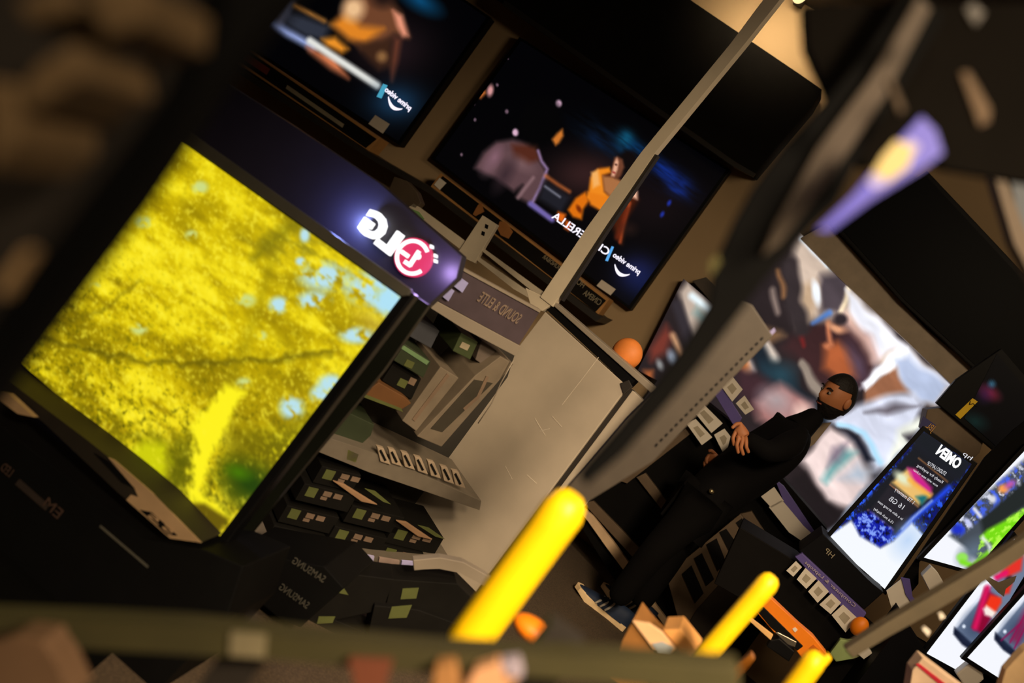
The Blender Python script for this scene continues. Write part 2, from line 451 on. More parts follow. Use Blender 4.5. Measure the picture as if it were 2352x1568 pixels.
lettering('print_lettering', 'SOUNDBAR', WF, (1245, 592), (1290, 625), 10, -0.165, PR, b2)
lettering('print_lettering', 'HOME', WF, (1308, 640), (1338, 662), 14, -0.165, PR, b2)
lettering('print_lettering', 'CINEMA', WF, (1338, 676), (1376, 702), 14, -0.165, PR, b2)
link('flame_picture', G().px(WF, [(1148, 508), (1162, 510), (1178, 532), (1168, 548), (1150, 540), (1142, 524)], -0.165, 0.003), PRO, b2)
link('figure_picture', G().px(WF, [(1098, 470), (1106, 466), (1112, 486), (1092, 496), (1086, 492)], -0.165, 0.003), PRO, b2)
b1 = soundbar(WF, [(540, 92), (872, 316), (846, 346), (520, 128)], 'long dark soundbar carton under the blurred top-left television', 0)
link('print_stripe', G().px(WF, [(660, 195), (790, 285), (786, 293), (656, 203)], -0.165, 0.003), PR, b1)
link('red_print', G().px(WF, [(560, 118), (620, 158), (612, 172), (556, 134)], -0.165, 0.003), mat('red_print', (120, 50, 40), 0.6), b1)

# ledge rails that carry the cartons
solo('display_ledge', 'pale metal ledge along the back wall under the soundbar cartons', 'shelf', WF,
     G().px(WF, [(1385, 728), (1372, 722), (989, 430), (846, 348), (512, 130), (506, 142), (842, 360), (985, 444), (1368, 738)], -0.24, 0.32), DARK)
# second slim shelf rails in front of the wall
LF = Frame(1150, 610, 5.2, yaw=-14)
for nm, pts, lab in (('shelf_rail', [(1101, 572), (1110, 570), (1245, 668), (1236, 680)], 'upper of two slim pale rails left of the grey pole foot'),
                     ('shelf_rail', [(1088, 592), (1096, 588), (1212, 668), (1214, 684), (1180, 664)], 'lower of two slim pale rails left of the grey pole foot'),
                     ('shelf_rail', [(935, 478), (950, 466), (1072, 556), (1064, 578)], 'pale rail with a green tag above the lit maker sign')):
    solo(nm, lab, 'rail', LF, G().px(LF, pts, 0, 0.03, 0.002), POLE, 'slim shelf rails above the sign')
solo('green_tag', 'small green price tag clipped on the pale rail above the sign', 'tag', LF,
     G().px(LF, [(946, 480), (962, 486), (974, 502), (958, 518), (934, 500)], -0.006, 0.006), mat('green_tag', (112, 150, 90), 0.6))
o = thing('slotted_bracket', 'short slotted grey post between the two slim rails above the sign', 'post', LF)
link('post_bar', G().px(LF, [(1108, 494), (1142, 516), (1090, 604), (1048, 584)], -0.01, 0.04, 0.003), POLE, o)
for x, y in ((1118, 520), (1110, 536)): link('slot', G().px(LF, [(x - 3, y - 6), (x + 4, y - 3), (x + 2, y + 6), (x - 5, y + 3)], -0.0115, 0.003), BLACK, o)
solo('round_camera', 'dark round gadget standing above the rail beside the green tag', 'gadget', LF,
     G().px(LF, [(905, 405), (935, 415), (958, 440), (968, 466), (955, 480), (925, 470), (890, 440)], 0.0, 0.06, 0.006), mat('brown_gadget', (70, 58, 44), 0.6))

# ================================================================ big yellow television and its stand
YF = Frame(452, 752, 2.62, yaw=-9, tilt=-6)
YQ = [(-71, -22), (920, 682), (505, 1231), (-470, 384)]
def paint_yellow(cv):
    X, Y = cv.X, cv.Y
    cv.fill((196, 170, 4))
    a = cv.fbm(90, 34, 2.2, 4, 11); b = cv.fbm(26, 34, 3.2, 4, 31); c = cv.fbm(11, 70, 1.6, 3, 51)
    leaf = (0.45 * a + 0.4 * b + 0.15 * c)
    cv.mix((leaf - 0.40) * 5, (236, 212, 14))
    cv.mix((leaf - 0.50) * 5, (255, 236, 40))
    cv.mix(np.clip((0.44 - a) * 4, 0, 0.8), (142, 122, 2)); cv.mix(np.clip((0.38 - b) * 4, 0, 0.7), (160, 136, 6))
    # left and lower shade of the picture itself: darker foliage
    low = np.clip((Y - 880 - (X - 300) * 0.25) / 300, 0, 1)
    cv.mix(low * np.clip((0.56 - c) * 5, 0, 1) * 0.9, (66, 70, 2))
    cv.mix(np.clip((300 - X) / 300, 0, 1) * np.clip((0.56 - b) * 4, 0, 1), (96, 84, 0))
    d = cv.fbm(7, 50, 1.2, 3, 61)
    cv.mix(np.clip((d - 0.60) * 7, 0, 1) * 0.55, (255, 240, 60)); cv.mix(np.clip((0.40 - d) * 6, 0, 1) * np.clip((Y - 0.62 * X - 300) / 500, 0.15, 1) * 0.9, (92, 88, 2))
    cv.poly([(560, 1000), (640, 985), (720, 950), (690, 1020), (600, 1130), (530, 1180), (500, 1090), (520, 1030)], (120, 112, 2), 22, 0.85)
    cv.poly([(300, 1000), (420, 1010), (440, 1150), (380, 1120)], (104, 104, 2), 26, 0.6)
    cv.mix(np.exp(-(((X - 760) / 150) ** 2 + ((Y - 560) / 60) ** 2)) * np.clip((0.56 - b) * 5, 0, 1) * 0.8, (120, 116, 30))
    cv.mix(np.clip((d - 0.5) * 5, 0, 1) * np.exp(-(((X - 660) / 90) ** 2 + ((Y - 1040) / 50) ** 2)), (240, 226, 20))
    # branches
    br = cv.fbm(30, 0, 1, 2, 77) * 26 - 13
    Yo = cv.Y; cv.Y = Yo + br
    cv.line([(60, 770), (170, 800), (300, 826), (480, 838), (640, 826), (760, 810)], 10, (92, 82, 4), 7, 0.8)
    cv.line([(150, 742), (230, 720), (320, 640)], 6, (104, 92, 4), 6, 0.6)
    cv.line([(590, 590), (660, 520), (700, 500)], 26, (120, 112, 8), 14, 0.7)
    cv.line([(640, 560), (600, 680), (560, 800), (520, 900)], 18, (150, 136, 8), 14, 0.5)
    cv.Y = Yo
    # sky gaps
    n = cv.fbm(16, 34, 1.4, 3, 91)
    for x, y, rx, ry in ((850, 662, 62, 40), (745, 635, 60, 34), (720, 690, 40, 22), (640, 700, 24, 20), (565, 690, 24, 16), (460, 430, 20, 16), (320, 755, 20, 14), (440, 540, 16, 12), (670, 936, 30, 28), (760, 880, 32, 22), (735, 905, 24, 22), (560, 880, 18, 14), (820, 770, 42, 20), (700, 540, 12, 18), (690, 600, 12, 10), (600, 770, 14, 10), (890, 690, 44, 34), (220, 660, 14, 10), (330, 510, 20, 14)):
        d = np.sqrt(((X - x) / rx) ** 2 + ((Y - y) / ry) ** 2)
        cv.mix(np.clip((1.25 - d) * 1.4, 0, 1) * np.clip((n - 0.36) * 6, 0, 1), (186, 226, 236) if x > 600 else (206, 220, 130))
    cv.blob(895, 690, 40, 30, (176, 226, 246), 40, 0.5)
    # gold shade near the sky corner
    cv.blob(860, 745, 44, 20, (176, 150, 60), 40, 0.9, 0.6)
    # leaning bright trunk, green clearing
    cv.blob(575, 1110, 60, 42, (34, 66, 4), 30, 0.7, 0.95); cv.blob(548, 1085, 26, 14, (70, 120, 0), 20, 0.7, 0.8)
    cv.blob(420, 1060, 26, 60, (92, 92, 2), 20, 0.7, 0.7); cv.blob(560, 1010, 70, 30, (112, 100, 0), 30, 0.9, 0.7)
    Xo = cv.X; cv.X = Xo + (c - 0.5) * 30
    cv.poly([(440, 980), (520, 880), (560, 900), (505, 1010), (470, 1090), (468, 1140), (500, 1160), (528, 1192), (500, 1190), (440, 1150), (436, 1080), (450, 1040)], (255, 242, 30), 9)
    cv.poly([(330, 1010), (380, 1020), (392, 1070), (372, 1106), (300, 1040)], (206, 206, 10), 12, 0.9)
    cv.X = Xo
    cv.poly([(430, 1156), (470, 1156), (525, 1192), (500, 1228), (470, 1205)], (104, 88, 4), 6)
    cv.mix(np.clip((c - 0.68) * 6, 0, 1) * 0.4, (255, 244, 60))
ytv = thing('television', 'large floor-stand television glowing with yellow autumn leaves', 'television', YF)
def grow(q, k):
    q = np.array(q, float); c = q.mean(0)
    o = []
    for i in range(4):
        e1 = q[i] - q[i - 1]; e2 = q[i] - q[(i + 1) % 4]
        o.append(tuple(q[i] + e1 / np.linalg.norm(e1) * k + e2 / np.linalg.norm(e2) * k))
    return o
link('housing', G().px(YF, grow(YQ, 24), 0.004, 0.05, 0.006), GLOSS, ytv)
picture('screen', YF, YQ, 0.0, paint_yellow, SCR, ytv, 3.6)
link('bezel', G().px(YF, [(-62, -52), (944, 664), (938, 678), (922, 680), (-72, -26)], -0.012, 0.016, 0.002), mat('bezel_grey', (64, 62, 54), 0.4), ytv)

# side board behind the yellow television
BF = Frame(760, 960, 2.72, yaw=-9)
solo('backing_board', 'tall dark gloss backing board beside the yellow television, facing the shelves', 'board', BF,
     G().px(BF, [(925, 660), (985, 700), (880, 850), (650, 1130), (540, 1268), (470, 1235), (520, 1190), (905, 700)], 0.08, 0.03, 0.003), mat('backing_gloss', (12, 14, 8), 0.4, spec=0.3))

# header sign with lit letters
SF = Frame(900, 560, 2.9, yaw=-10)
sg = thing('header_sign', 'dark header sign with lit mirrored letters and round red emblem above the yellow television', 'sign', SF)
link('sign_board', G().px(SF, [(300, 110), (500, 178), (660, 280), (870, 420), (1062, 588), (1050, 640), (985, 700), (925, 672), (380, 285), (160, 120)], 0.0, 0.05, 0.004), mat('sign_board', (34, 31, 42), 0.45, vary=0.05), sg)
LW = emit('letter_white', (255, 255, 255), 1.6)
lettering('letter', 'G', SF, (822, 528), (868, 562), 62, -0.02, LW, sg, thick=0.008, bold=0.055)
lettering('letter', 'L', SF, (862, 560), (898, 588), 56, -0.02, LW, sg, thick=0.008, bold=0.06)
g = G(); cc = SF.xz(953, 592, 0); rr = np.hypot(*(np.array(SF.xz(953 + 43, 592, 0)) - np.array(cc)))
circ = lambda r, n=40, a0=0, a1=2 * pi: [(cc[0] + r * cos(a0 + (a1 - a0) * k / n), cc[1] + r * sin(a0 + (a1 - a0) * k / n)) for k in range(n)]
g.prism(circ(rr), -0.02, 0.0); link('emblem_disc', g, emit('emblem_red', (226, 40, 96), 1.0), sg, label='round magenta red emblem')
g = G(); a = np.linspace(radians(55), radians(55 + 285), 40)
ring = [(cc[0] + rr * 0.92 * cos(t), cc[1] + rr * 0.92 * sin(t)) for t in a] + [(cc[0] + rr * 0.74 * cos(t), cc[1] + rr * 0.74 * sin(t)) for t in a[::-1]]
g.prism(ring, -0.025, -0.02); link('emblem_ring', g, LW, sg)
def bar(fr, pts, w, off, t=0.004):
    """a polyline bar of pixel width w on the plane"""
    q = [np.array(p, float) for p in pts]; L, Rr = [], []
    for i in range(len(q)):
        d = q[min(i + 1, len(q) - 1)] - q[max(i - 1, 0)]; d /= np.linalg.norm(d); n = np.array([-d[1], d[0]]) * w / 2
        L.append(tuple(q[i] + n)); Rr.append(tuple(q[i] - n))
    return L + Rr[::-1]
link('emblem_nose', G().px(SF, bar(SF, [(962, 576), (940, 610)], 9, -0.025), -0.025, 0.005), LW, sg)
link('emblem_mouth', G().px(SF, bar(SF, [(943, 610), (928, 600)], 9, -0.025), -0.025, 0.005), LW, sg)
link('emblem_bar', G().px(SF, bar(SF, [(921, 577), (938, 589)], 9, -0.025), -0.025, 0.005), LW, sg)
p = SF.xz(966, 590, 0); link('emblem_eye', G().ball((p[0], -0.022, p[1]), (0.009, 0.004, 0.009), 10), LW, sg)
for (x, y) in ((990, 566), (999, 587), (999, 599)):
    link('side_mark', G().px(SF, [(x - 3, y - 5), (x + 3, y - 2), (x + 3, y + 5), (x - 3, y + 3)], -0.015, 0.015), LW, sg)

# ================================================================ shelving to the right of the television
CF = Frame(1000, 950, 3.58, yaw=38)
sh = thing('shelving_unit', 'dim gondola shelving of small boxed goods between yellow television and grey panel', 'shelf', CF)
def zf(z): return CF.inv((CF.O[0], CF.O[1], z))[2]
xl = CF.xz(560, 1000, 0.3)[0]; xr = CF.xz(1120, 1010, 0.25)[0]
link('back_panel', G().px(CF, [(600, 1240), (960, 700), (1010, 700), (1190, 790), (1030, 1290), (980, 1420), (560, 1400)], 0.32, 0.03), mat('pegboard', (40, 37, 32), 0.8), sh)
link('shelf_board', G().px(CF, [(640, 968), (860, 1040), (1106, 1150), (1102, 1172), (850, 1085), (600, 985)], 0.0, 0.30, 0.003), mat('shelf_grey', (104, 96, 84), 0.5), sh)
link('base_board', G().px(CF, [(585, 1245), (700, 1258), (860, 1280), (1042, 1296), (1046, 1310), (850, 1300), (690, 1276), (580, 1258)], -0.05, 0.36, 0.003), mat('shelf_grey', (104, 96, 84), 0.5), sh)
link('kick_plate', G().px(CF, [(580, 1258), (850, 1300), (1046, 1310), (1020, 1380), (820, 1380), (560, 1330)], 0.06, 0.02), BLACK, sh)
hd = link('header_panel', G().px(CF, [(1062, 620), (1240, 716), (1192, 792), (1000, 688)], -0.03, 0.03, 0.002), mat('header_slate', (70, 60, 66), 0.5), sh)
lettering('header_lettering', 'SOUND & ELITE', CF, (1094, 690), (1186, 744), 26, -0.032, mat('header_print', (120, 104, 92), 0.6), sh, bold=0.01)
link('upper_label_strip', G().px(CF, [(1004, 692), (1196, 795), (1184, 818), (1060, 752), (990, 708)], -0.035, 0.03, 0.002), GREY, sh)
link('header_trim', G().px(CF, [(1062, 614), (1242, 712), (1240, 718), (1060, 620)], -0.035, 0.02), GREY, sh)
for nm, pts, m in (('price_tag', [(1045, 628), (1076, 650), (1062, 672), (1030, 648)], 'a'), ('price_tag', [(1024, 655), (1044, 668), (1030, 692), (1010, 676)], 'a')):
    link(nm, G().px(CF, pts, -0.045, 0.006), mat('tag_blue', (150, 150, 200), 0.5), sh)
for pts, c in (([(634, 1238), (688, 1250), (684, 1264), (632, 1256)], (120, 170, 40)), ([(770, 1262), (860, 1278), (856, 1298), (766, 1282)], (176, 172, 210)), ([(872, 1280), (918, 1288), (914, 1308), (868, 1300)], (160, 140, 130)), ([(924, 1288), (970, 1292), (966, 1306), (920, 1304)], (186, 182, 232))):
    link('price_tag', G().px(CF, pts, -0.06, 0.008), mat('tag_%d_%d_%d' % c, c, 0.5), sh)

def goods(label, pts, off, t, m, lbls=(), group='boxed goods on the dim shelving', name='product_box', cat='box', fr=None):
    fr = fr or CF
    r = thing(name, label, cat, fr, group)
    b = link('carton', G().px(fr, pts, off, t, 0.003), m, r)
    for q, mm in lbls: link('printed_label', G().px(fr, q, off - 0.003, 0.004), mm, b)
    return r
DK = mat('dark_carton', (19, 18, 16), 0.6, spec=0.1); GRN = mat('green_label', (80, 86, 44), 0.6); DGN = mat('dark_green_carton', (44, 52, 34), 0.55)
LT = mat('pale_carton', (110, 99, 84), 0.6); TANL = mat('tan_label', (110, 92, 76), 0.6)
def sq(x, y, w, h, s1=0.45, s2=-0.2):
    """a small slanted patch: w along the shelf direction, h up"""
    dx = np.array([w, w * s1]); dz = np.array([h * -0.55, h])
    a = np.array([x, y]); return [tuple(a), tuple(a + dx), tuple(a + dx + dz), tuple(a + dz)]
# upper bay
goods('small dark carton with pale green top edge on the top shelf bay', [(930, 790), (990, 830), (972, 868), (905, 828)], 0.02, 0.2, DGN, [([(922, 790), (986, 830), (980, 838), (918, 798)], mat('mint_edge', (100, 130, 90), 0.6)), (sq(935, 825, 18, 14), GRN)])
goods('brown printed carton on the upper bay left of the pale framed boxes', [(870, 878), (930, 912), (945, 926), (920, 942), (832, 905)], 0.02, 0.2, mat('brown_carton', (96, 64, 34), 0.6), [([(832, 903), (922, 938), (926, 946), (830, 910)], GRN)])
goods('dark carton standing behind the brown carton on the upper bay', [(905, 832), (968, 870), (945, 918), (878, 874)], 0.05, 0.2, DK, [(sq(920, 868, 18, 16), GRN), (sq(944, 866, 14, 14), TANL)])
goods('green label carton high in the upper bay', [(1060, 764), (1098, 786), (1080, 826), (1040, 806)], 0.02, 0.2, mat('olive_carton', (56, 66, 38), 0.6), [(sq(1062, 785, 18, 12), PR)])
goods('grey carton beside the green label carton in the upper bay', [(1106, 782), (1150, 812), (1126, 850), (1092, 826)], 0.04, 0.2, mat('grey_carton', (96, 86, 78), 0.6))
goods('blue grey carton under the label strip at the far left of the upper bay', [(960, 735), (1010, 760), (990, 800), (940, 772)], 0.08, 0.2, mat('slate_carton', (60, 62, 68), 0.6))
goods('tall pale carton left of the framed box, upper bay', [(1012, 842), (1054, 868), (956, 990), (924, 966)], 0.02, 0.22, LT, [(bar(CF, [(1030, 860), (950, 965)], 8, 0), TANL)])
r = goods('tall pale framed box with dark window next to the grey panel', [(1150, 818), (1180, 836), (1014, 1026), (958, 1002), (1092, 862)], 0.0, 0.24, LT, [([(1090, 872), (1132, 880), (1016, 992), (990, 984)], mat('window_film', (60, 56, 48), 0.3))])
link('printed_label', G().px(CF, bar(CF, [(1120, 865), (1098, 912), (1066, 940)], 7, 0), -0.004, 0.004), TANL, r)
solo('hanging_chain', 'thin beaded chain hanging beside the grey end panel', 'chain', CF, G().tube([CF.l(1180, 826, -0.02), CF.l(1150, 880, -0.02), CF.l(1130, 925, -0.02), CF.l(1098, 972, -0.02)], 0.0022, 6), GREY)
# items on the middle shelf board
goods('dark slim box stack on the left of the middle shelf', [(700, 900), (860, 975), (852, 1000), (820, 1030), (660, 965)], 0.05, 0.2, DGN, [(sq(735, 945, 40, 8), DK)])
for i, (x, y) in enumerate(((866, 1026), (892, 1030), (922, 1038), (952, 1048), (982, 1058), (1012, 1070), (1038, 1080))):
    pos = ['leftmost', 'second', 'third', 'fourth', 'fifth', 'sixth', 'rightmost'][i]
    goods('%s white striped blister pack in the row on the middle shelf' % pos, [(x, y), (x + 16, y + 4), (x + 32, y + 42), (x + 8, y + 34)], -0.01, 0.02,
          mat('blister_white', (150, 134, 114), 0.5), [(bar(CF, [(x + 8, y + 8), (x + 20, y + 32)], 5, 0), DK)], 'blister packs on the middle shelf', 'blister_pack', 'package')
goods('small green carton at the left end of the middle shelf', [(798, 1030), (826, 1042), (818, 1064), (794, 1056)], 0.0, 0.1, mat('lime_carton', (110, 116, 50), 0.6))
# lower bay stacks of dark cartons
lower = [((700, 1110), 120), ((660, 1160), 120), ((630, 1206), 120), ((810, 1160), 120), ((770, 1208), 120), ((905, 1208), 115), ((880, 1250), 130), ((740, 1070), 90)]
for i, ((x, y), w) in enumerate(lower):
    w2 = np.array([w, w * 0.24]); a = np.array([x, y]); dn = np.array([-22, 38])
    pts = [tuple(a), tuple(a + w2), tuple(a + w2 + dn), tuple(a + dn)]
    where = ['top of the left stack', 'middle of the left stack', 'bottom of the left stack', 'top of the middle stack', 'bottom of the middle stack', 'top of the right stack', 'bottom of the right stack', 'set back above the left stack'][i]
    r = goods('dark carton with small labels, %s in the lower bay' % where, pts, 0.0 + 0.012 * (i % 2), 0.22, DK,
              [(sq(x + 10, y + 8, 22, 20, 0.24), GRN), (sq(x + 46, y + 18, 18, 10, 0.24), TANL), (sq(x + 70, y + 24, 18, 10, 0.24), TANL), (sq(x + 38, y + 30, 14, 6, 0.24), TANL)], 'dark cartons in the lower bay')
for nm, q, q2 in (('left', [(765, 1105), (790, 1112), (868, 1160), (830, 1152)], [(838, 1122), (862, 1128), (898, 1158), (880, 1152)]), ('right', [(910, 1196), (935, 1200), (994, 1240), (960, 1232)], [(960, 1206), (985, 1212), (1022, 1238), (1000, 1232)])):
    goods('flat tan patch drawn as the lit carton top with green edge, %s one on the dark cartons' % nm, q, -0.012, 0.012, mat('lit_top_tan', (140, 110, 82), 0.6), [(q2, GRN)], 'tan lit carton tops', 'lit_carton_top', 'package')  # carton tops catching light, put in as flat tan patches

# large cartons under and beside the yellow television
SBF = Frame(690, 1340, 3.0, yaw=-6)
sbx = thing('appliance_carton', 'black carton with two faint mirrored maker words below the shelving', 'box', SBF)
link('carton', G().px(SBF, [(540, 1262), (745, 1300), (790, 1350), (690, 1440), (640, 1420), (520, 1320)], 0, 0.3, 0.004), mat('carton_black', (8, 8, 8), 0.6, spec=0.1), sbx)
FP = mat('faint_print', (66, 64, 56), 0.6)
lettering('maker_lettering', 'SAMSUNG', SBF, (670, 1292), (742, 1338), 16, -0.004, FP, sbx)
lettering('maker_lettering', 'SAMSUNG', SBF, (640, 1352), (704, 1398), 16, -0.004, FP, sbx)
PF = Frame(150, 1180, 2.5, yaw=-9, tilt=-4)
pc = thing('television_carton', 'big black carton with faint mirrored print under the yellow television', 'box', PF)
link('carton', G().px(PF, [(-160, 850), (330, 1240), (470, 1262), (560, 1300), (520, 1420), (330, 1620), (-260, 1620)], 0.02, 0.3, 0.004), mat('carton_black', (8, 8, 8), 0.6, spec=0.1), pc)
link('print_block', G().px(PF, [(44, 1100), (112, 1160), (104, 1172), (34, 1112)], 0.017, 0.003), mat('faint_brown', (34, 25, 20), 0.7), pc)
lettering('print_lettering', 'EM', PF, (98, 1160), (132, 1192), 24, 0.016, mat('brown_print', (58, 42, 34), 0.6), pc)
lettering('print_lettering', 'LED', PF, (0, 1078), (22, 1096), 20, 0.016, mat('brown_print', (58, 42, 34), 0.6), pc)
link('printed_line', G().px(PF, [(230, 1206), (340, 1300), (338, 1304), (228, 1210)], 0.016, 0.004), FP, pc)
FGF = Frame(900, 1370, 3.25, yaw=20)
for q, lq, lab in (([(745, 1310), (905, 1330), (880, 1400), (700, 1440), (690, 1420)], [(752, 1326), (776, 1330), (800, 1366), (780, 1362)], 'dark bag of goods right of the black maker carton on the floor'),
                   ([(900, 1330), (1050, 1340), (1110, 1400), (1060, 1470), (880, 1420)], [(925, 1352), (962, 1350), (956, 1374), (920, 1376)], 'dark bag with an upper green label on the floor before the grey panel'),
                   ([(860, 1390), (960, 1400), (1070, 1440), (1050, 1500), (840, 1480)], [(900, 1394), (946, 1390), (934, 1418), (892, 1420)], 'lower dark bag with green label on the floor by the thick yellow post'),
                   ([(640, 1430), (760, 1420), (860, 1460), (820, 1530), (600, 1500)], [(732, 1416), (770, 1416), (764, 1430), (728, 1432)], 'lowest dark bag on the floor below the black maker carton')):
    goods(lab, q, 0.0 if 'lower' not in lab else -0.02, 0.1, DK, [(lq, GRN)], 'dark bags on the floor', 'goods_bag', 'bag', FGF)
solo('curved_bumper', 'curved grey bumper rail at the foot of the shelving before the grey panel', 'rail', FGF, G().px(FGF, bar(FGF, [(950, 1298), (1010, 1292), (1060, 1302), (1110, 1330), (1160, 1372)], 24, 0), -0.03, 0.03, 0.003), GREY)
FLF = Frame(0, 0, 0, origin=(-1.1, 1.8, 0.0))
solo('floor_shade_mat', 'flat black sheet added on the floor to keep the bottom left dark', 'mat', FLF, G().box(-1.6, 0.75, -1.3, 0.65, 0.0, 0.008, 0.002), mat('shade_mat_black', (6, 6, 5), 0.9, spec=0.05))  # black sheet added so this lit corner of the floor stays dark
LGF = Frame(330, 1130, 2.5, yaw=-9)
lg = thing('stand_ledge', 'tan ledge with dark stickers along the bottom of the yellow television', 'shelf', LGF)
link('ledge_board', G().px(LGF, [(-40, 830), (60, 905), (200, 1010), (300, 1090), (360, 1140), (462, 1246), (390, 1236), (270, 1130), (100, 970), (-60, 850)], 0.0, 0.12, 0.002), mat('ledge_dark', (28, 23, 16), 0.6), lg)
link('tan_front', G().px(LGF, [(248, 1050), (262, 1056), (350, 1132), (462, 1246), (390, 1236), (290, 1148), (300, 1136), (318, 1142), (308, 1120)], -0.002, 0.004), TAN, lg, label='tan front edge of the ledge')
link('dark_sticker', G().px(LGF, [(320, 1170), (348, 1176), (408, 1230), (384, 1228)], -0.003, 0.004), BLACK, lg)
lettering('sticker_lettering', '55', LGF, (338, 1186), (396, 1232), 12, -0.005, TAN, lg)
link('dark_sticker', G().px(LGF, [(216, 1040), (250, 1060), (310, 1122), (280, 1108)], -0.003, 0.004), BLACK, lg)
solo('pale_strip', 'short tan edge strip at the far left under the yellow television', 'trim', PF, G().px(PF, [(0, 900), (20, 904), (78, 958), (40, 950), (0, 920)], 0.0, 0.02), TAN)

# ================================================================ grey end panel and pole
EF = Frame(1340, 800, 3.95, yaw=-24)
def ez(z): return EF.inv((EF.O[0], EF.O[1], z))[2]
ep = thing('end_panel', 'big scuffed grey metal end panel in the middle of the shop', 'panel', EF)
tl = EF.xz(1252, 716); tr = EF.xz(1442, 888); br_ = EF.xz(1292, 1095)
bl = EF.xz(1030, 1050)
link('panel_sheet', G().prism([(tl[0], tl[1]), (tr[0], tr[1]), (tr[0] + 0.005, ez(0.0)), (tl[0] - 0.03, ez(0.0))], 0.0, 0.03, 0.003), PANEL, ep)
link('side_flange', G().prism([(tr[0] + 0.02, tr[1]), (tr[0] + 0.14, tr[1] - 0.01), (tr[0] + 0.14, ez(0.0)), (tr[0] + 0.025, ez(0.0))], 0.01, 0.045, 0.003), PANEL, ep)
link('seam_strip', G().prism([(tr[0] - 0.004, tr[1]), (tr[0] + 0.026, tr[1]), (tr[0] + 0.03, ez(0.0)), (tr[0], ez(0.0))], 0.012, 0.035), DARK, ep)
link('top_rail', G().px(EF, [(1262, 694), (1272, 690), (1516, 900), (1506, 912)], -0.01, 0.06, 0.003), GREY, ep)
link('rail_shadow_gap', G().px(EF, [(1250, 706), (1264, 696), (1460, 872), (1444, 888)], 0.0, 0.05), BLACK, ep)
link('corner_bracket', G().px(EF, [(1424, 880), (1444, 872), (1452, 888), (1432, 906)], -0.006, 0.01, 0.002), DARK, ep)
sc = mat('scratch', (186, 176, 160), 0.5)
for p, q in (((1228, 960), (1252, 1000)), ((1240, 990), (1262, 984)), ((1268, 956), (1290, 980)), ((1160, 1070), (1176, 1100)), ((1210, 1090), (1232, 1110)), ((1290, 930), (1375, 820))):
    link('scratch', G().px(EF, bar(EF, [p, q], 1.6, 0), -0.001, 0.001), sc, ep)
pole = thing('grey_pole', 'tall slim grey metal pole rising in front of the woman-in-orange television', 'pole', EF)
link('pole_shaft', G().px(EF, [(1240, 682), (1349, 521), (1471, 352), (1678, 100), (1766, -18), (1830, -110), (1864, -100), (1800, -12), (1711, 100), (1503, 352), (1388, 521), (1284, 680), (1268, 704)], -0.02, 0.04, 0.003), POLE, pole)
link('pole_foot', G().px(EF, [(1206, 660), (1240, 676), (1268, 700), (1244, 714), (1218, 700)], -0.015, 0.04, 0.003), POLE, pole)
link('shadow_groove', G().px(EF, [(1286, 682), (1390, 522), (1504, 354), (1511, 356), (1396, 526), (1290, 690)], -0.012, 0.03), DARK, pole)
solo('orange_balloon', 'round orange ball just behind the top rail of the grey panel', 'ball', EF,
     G().ball(EF.l(1440, 812, 0.09), (0.063, 0.05, 0.064)), mat('ball_orange', (206, 120, 52), 0.6))

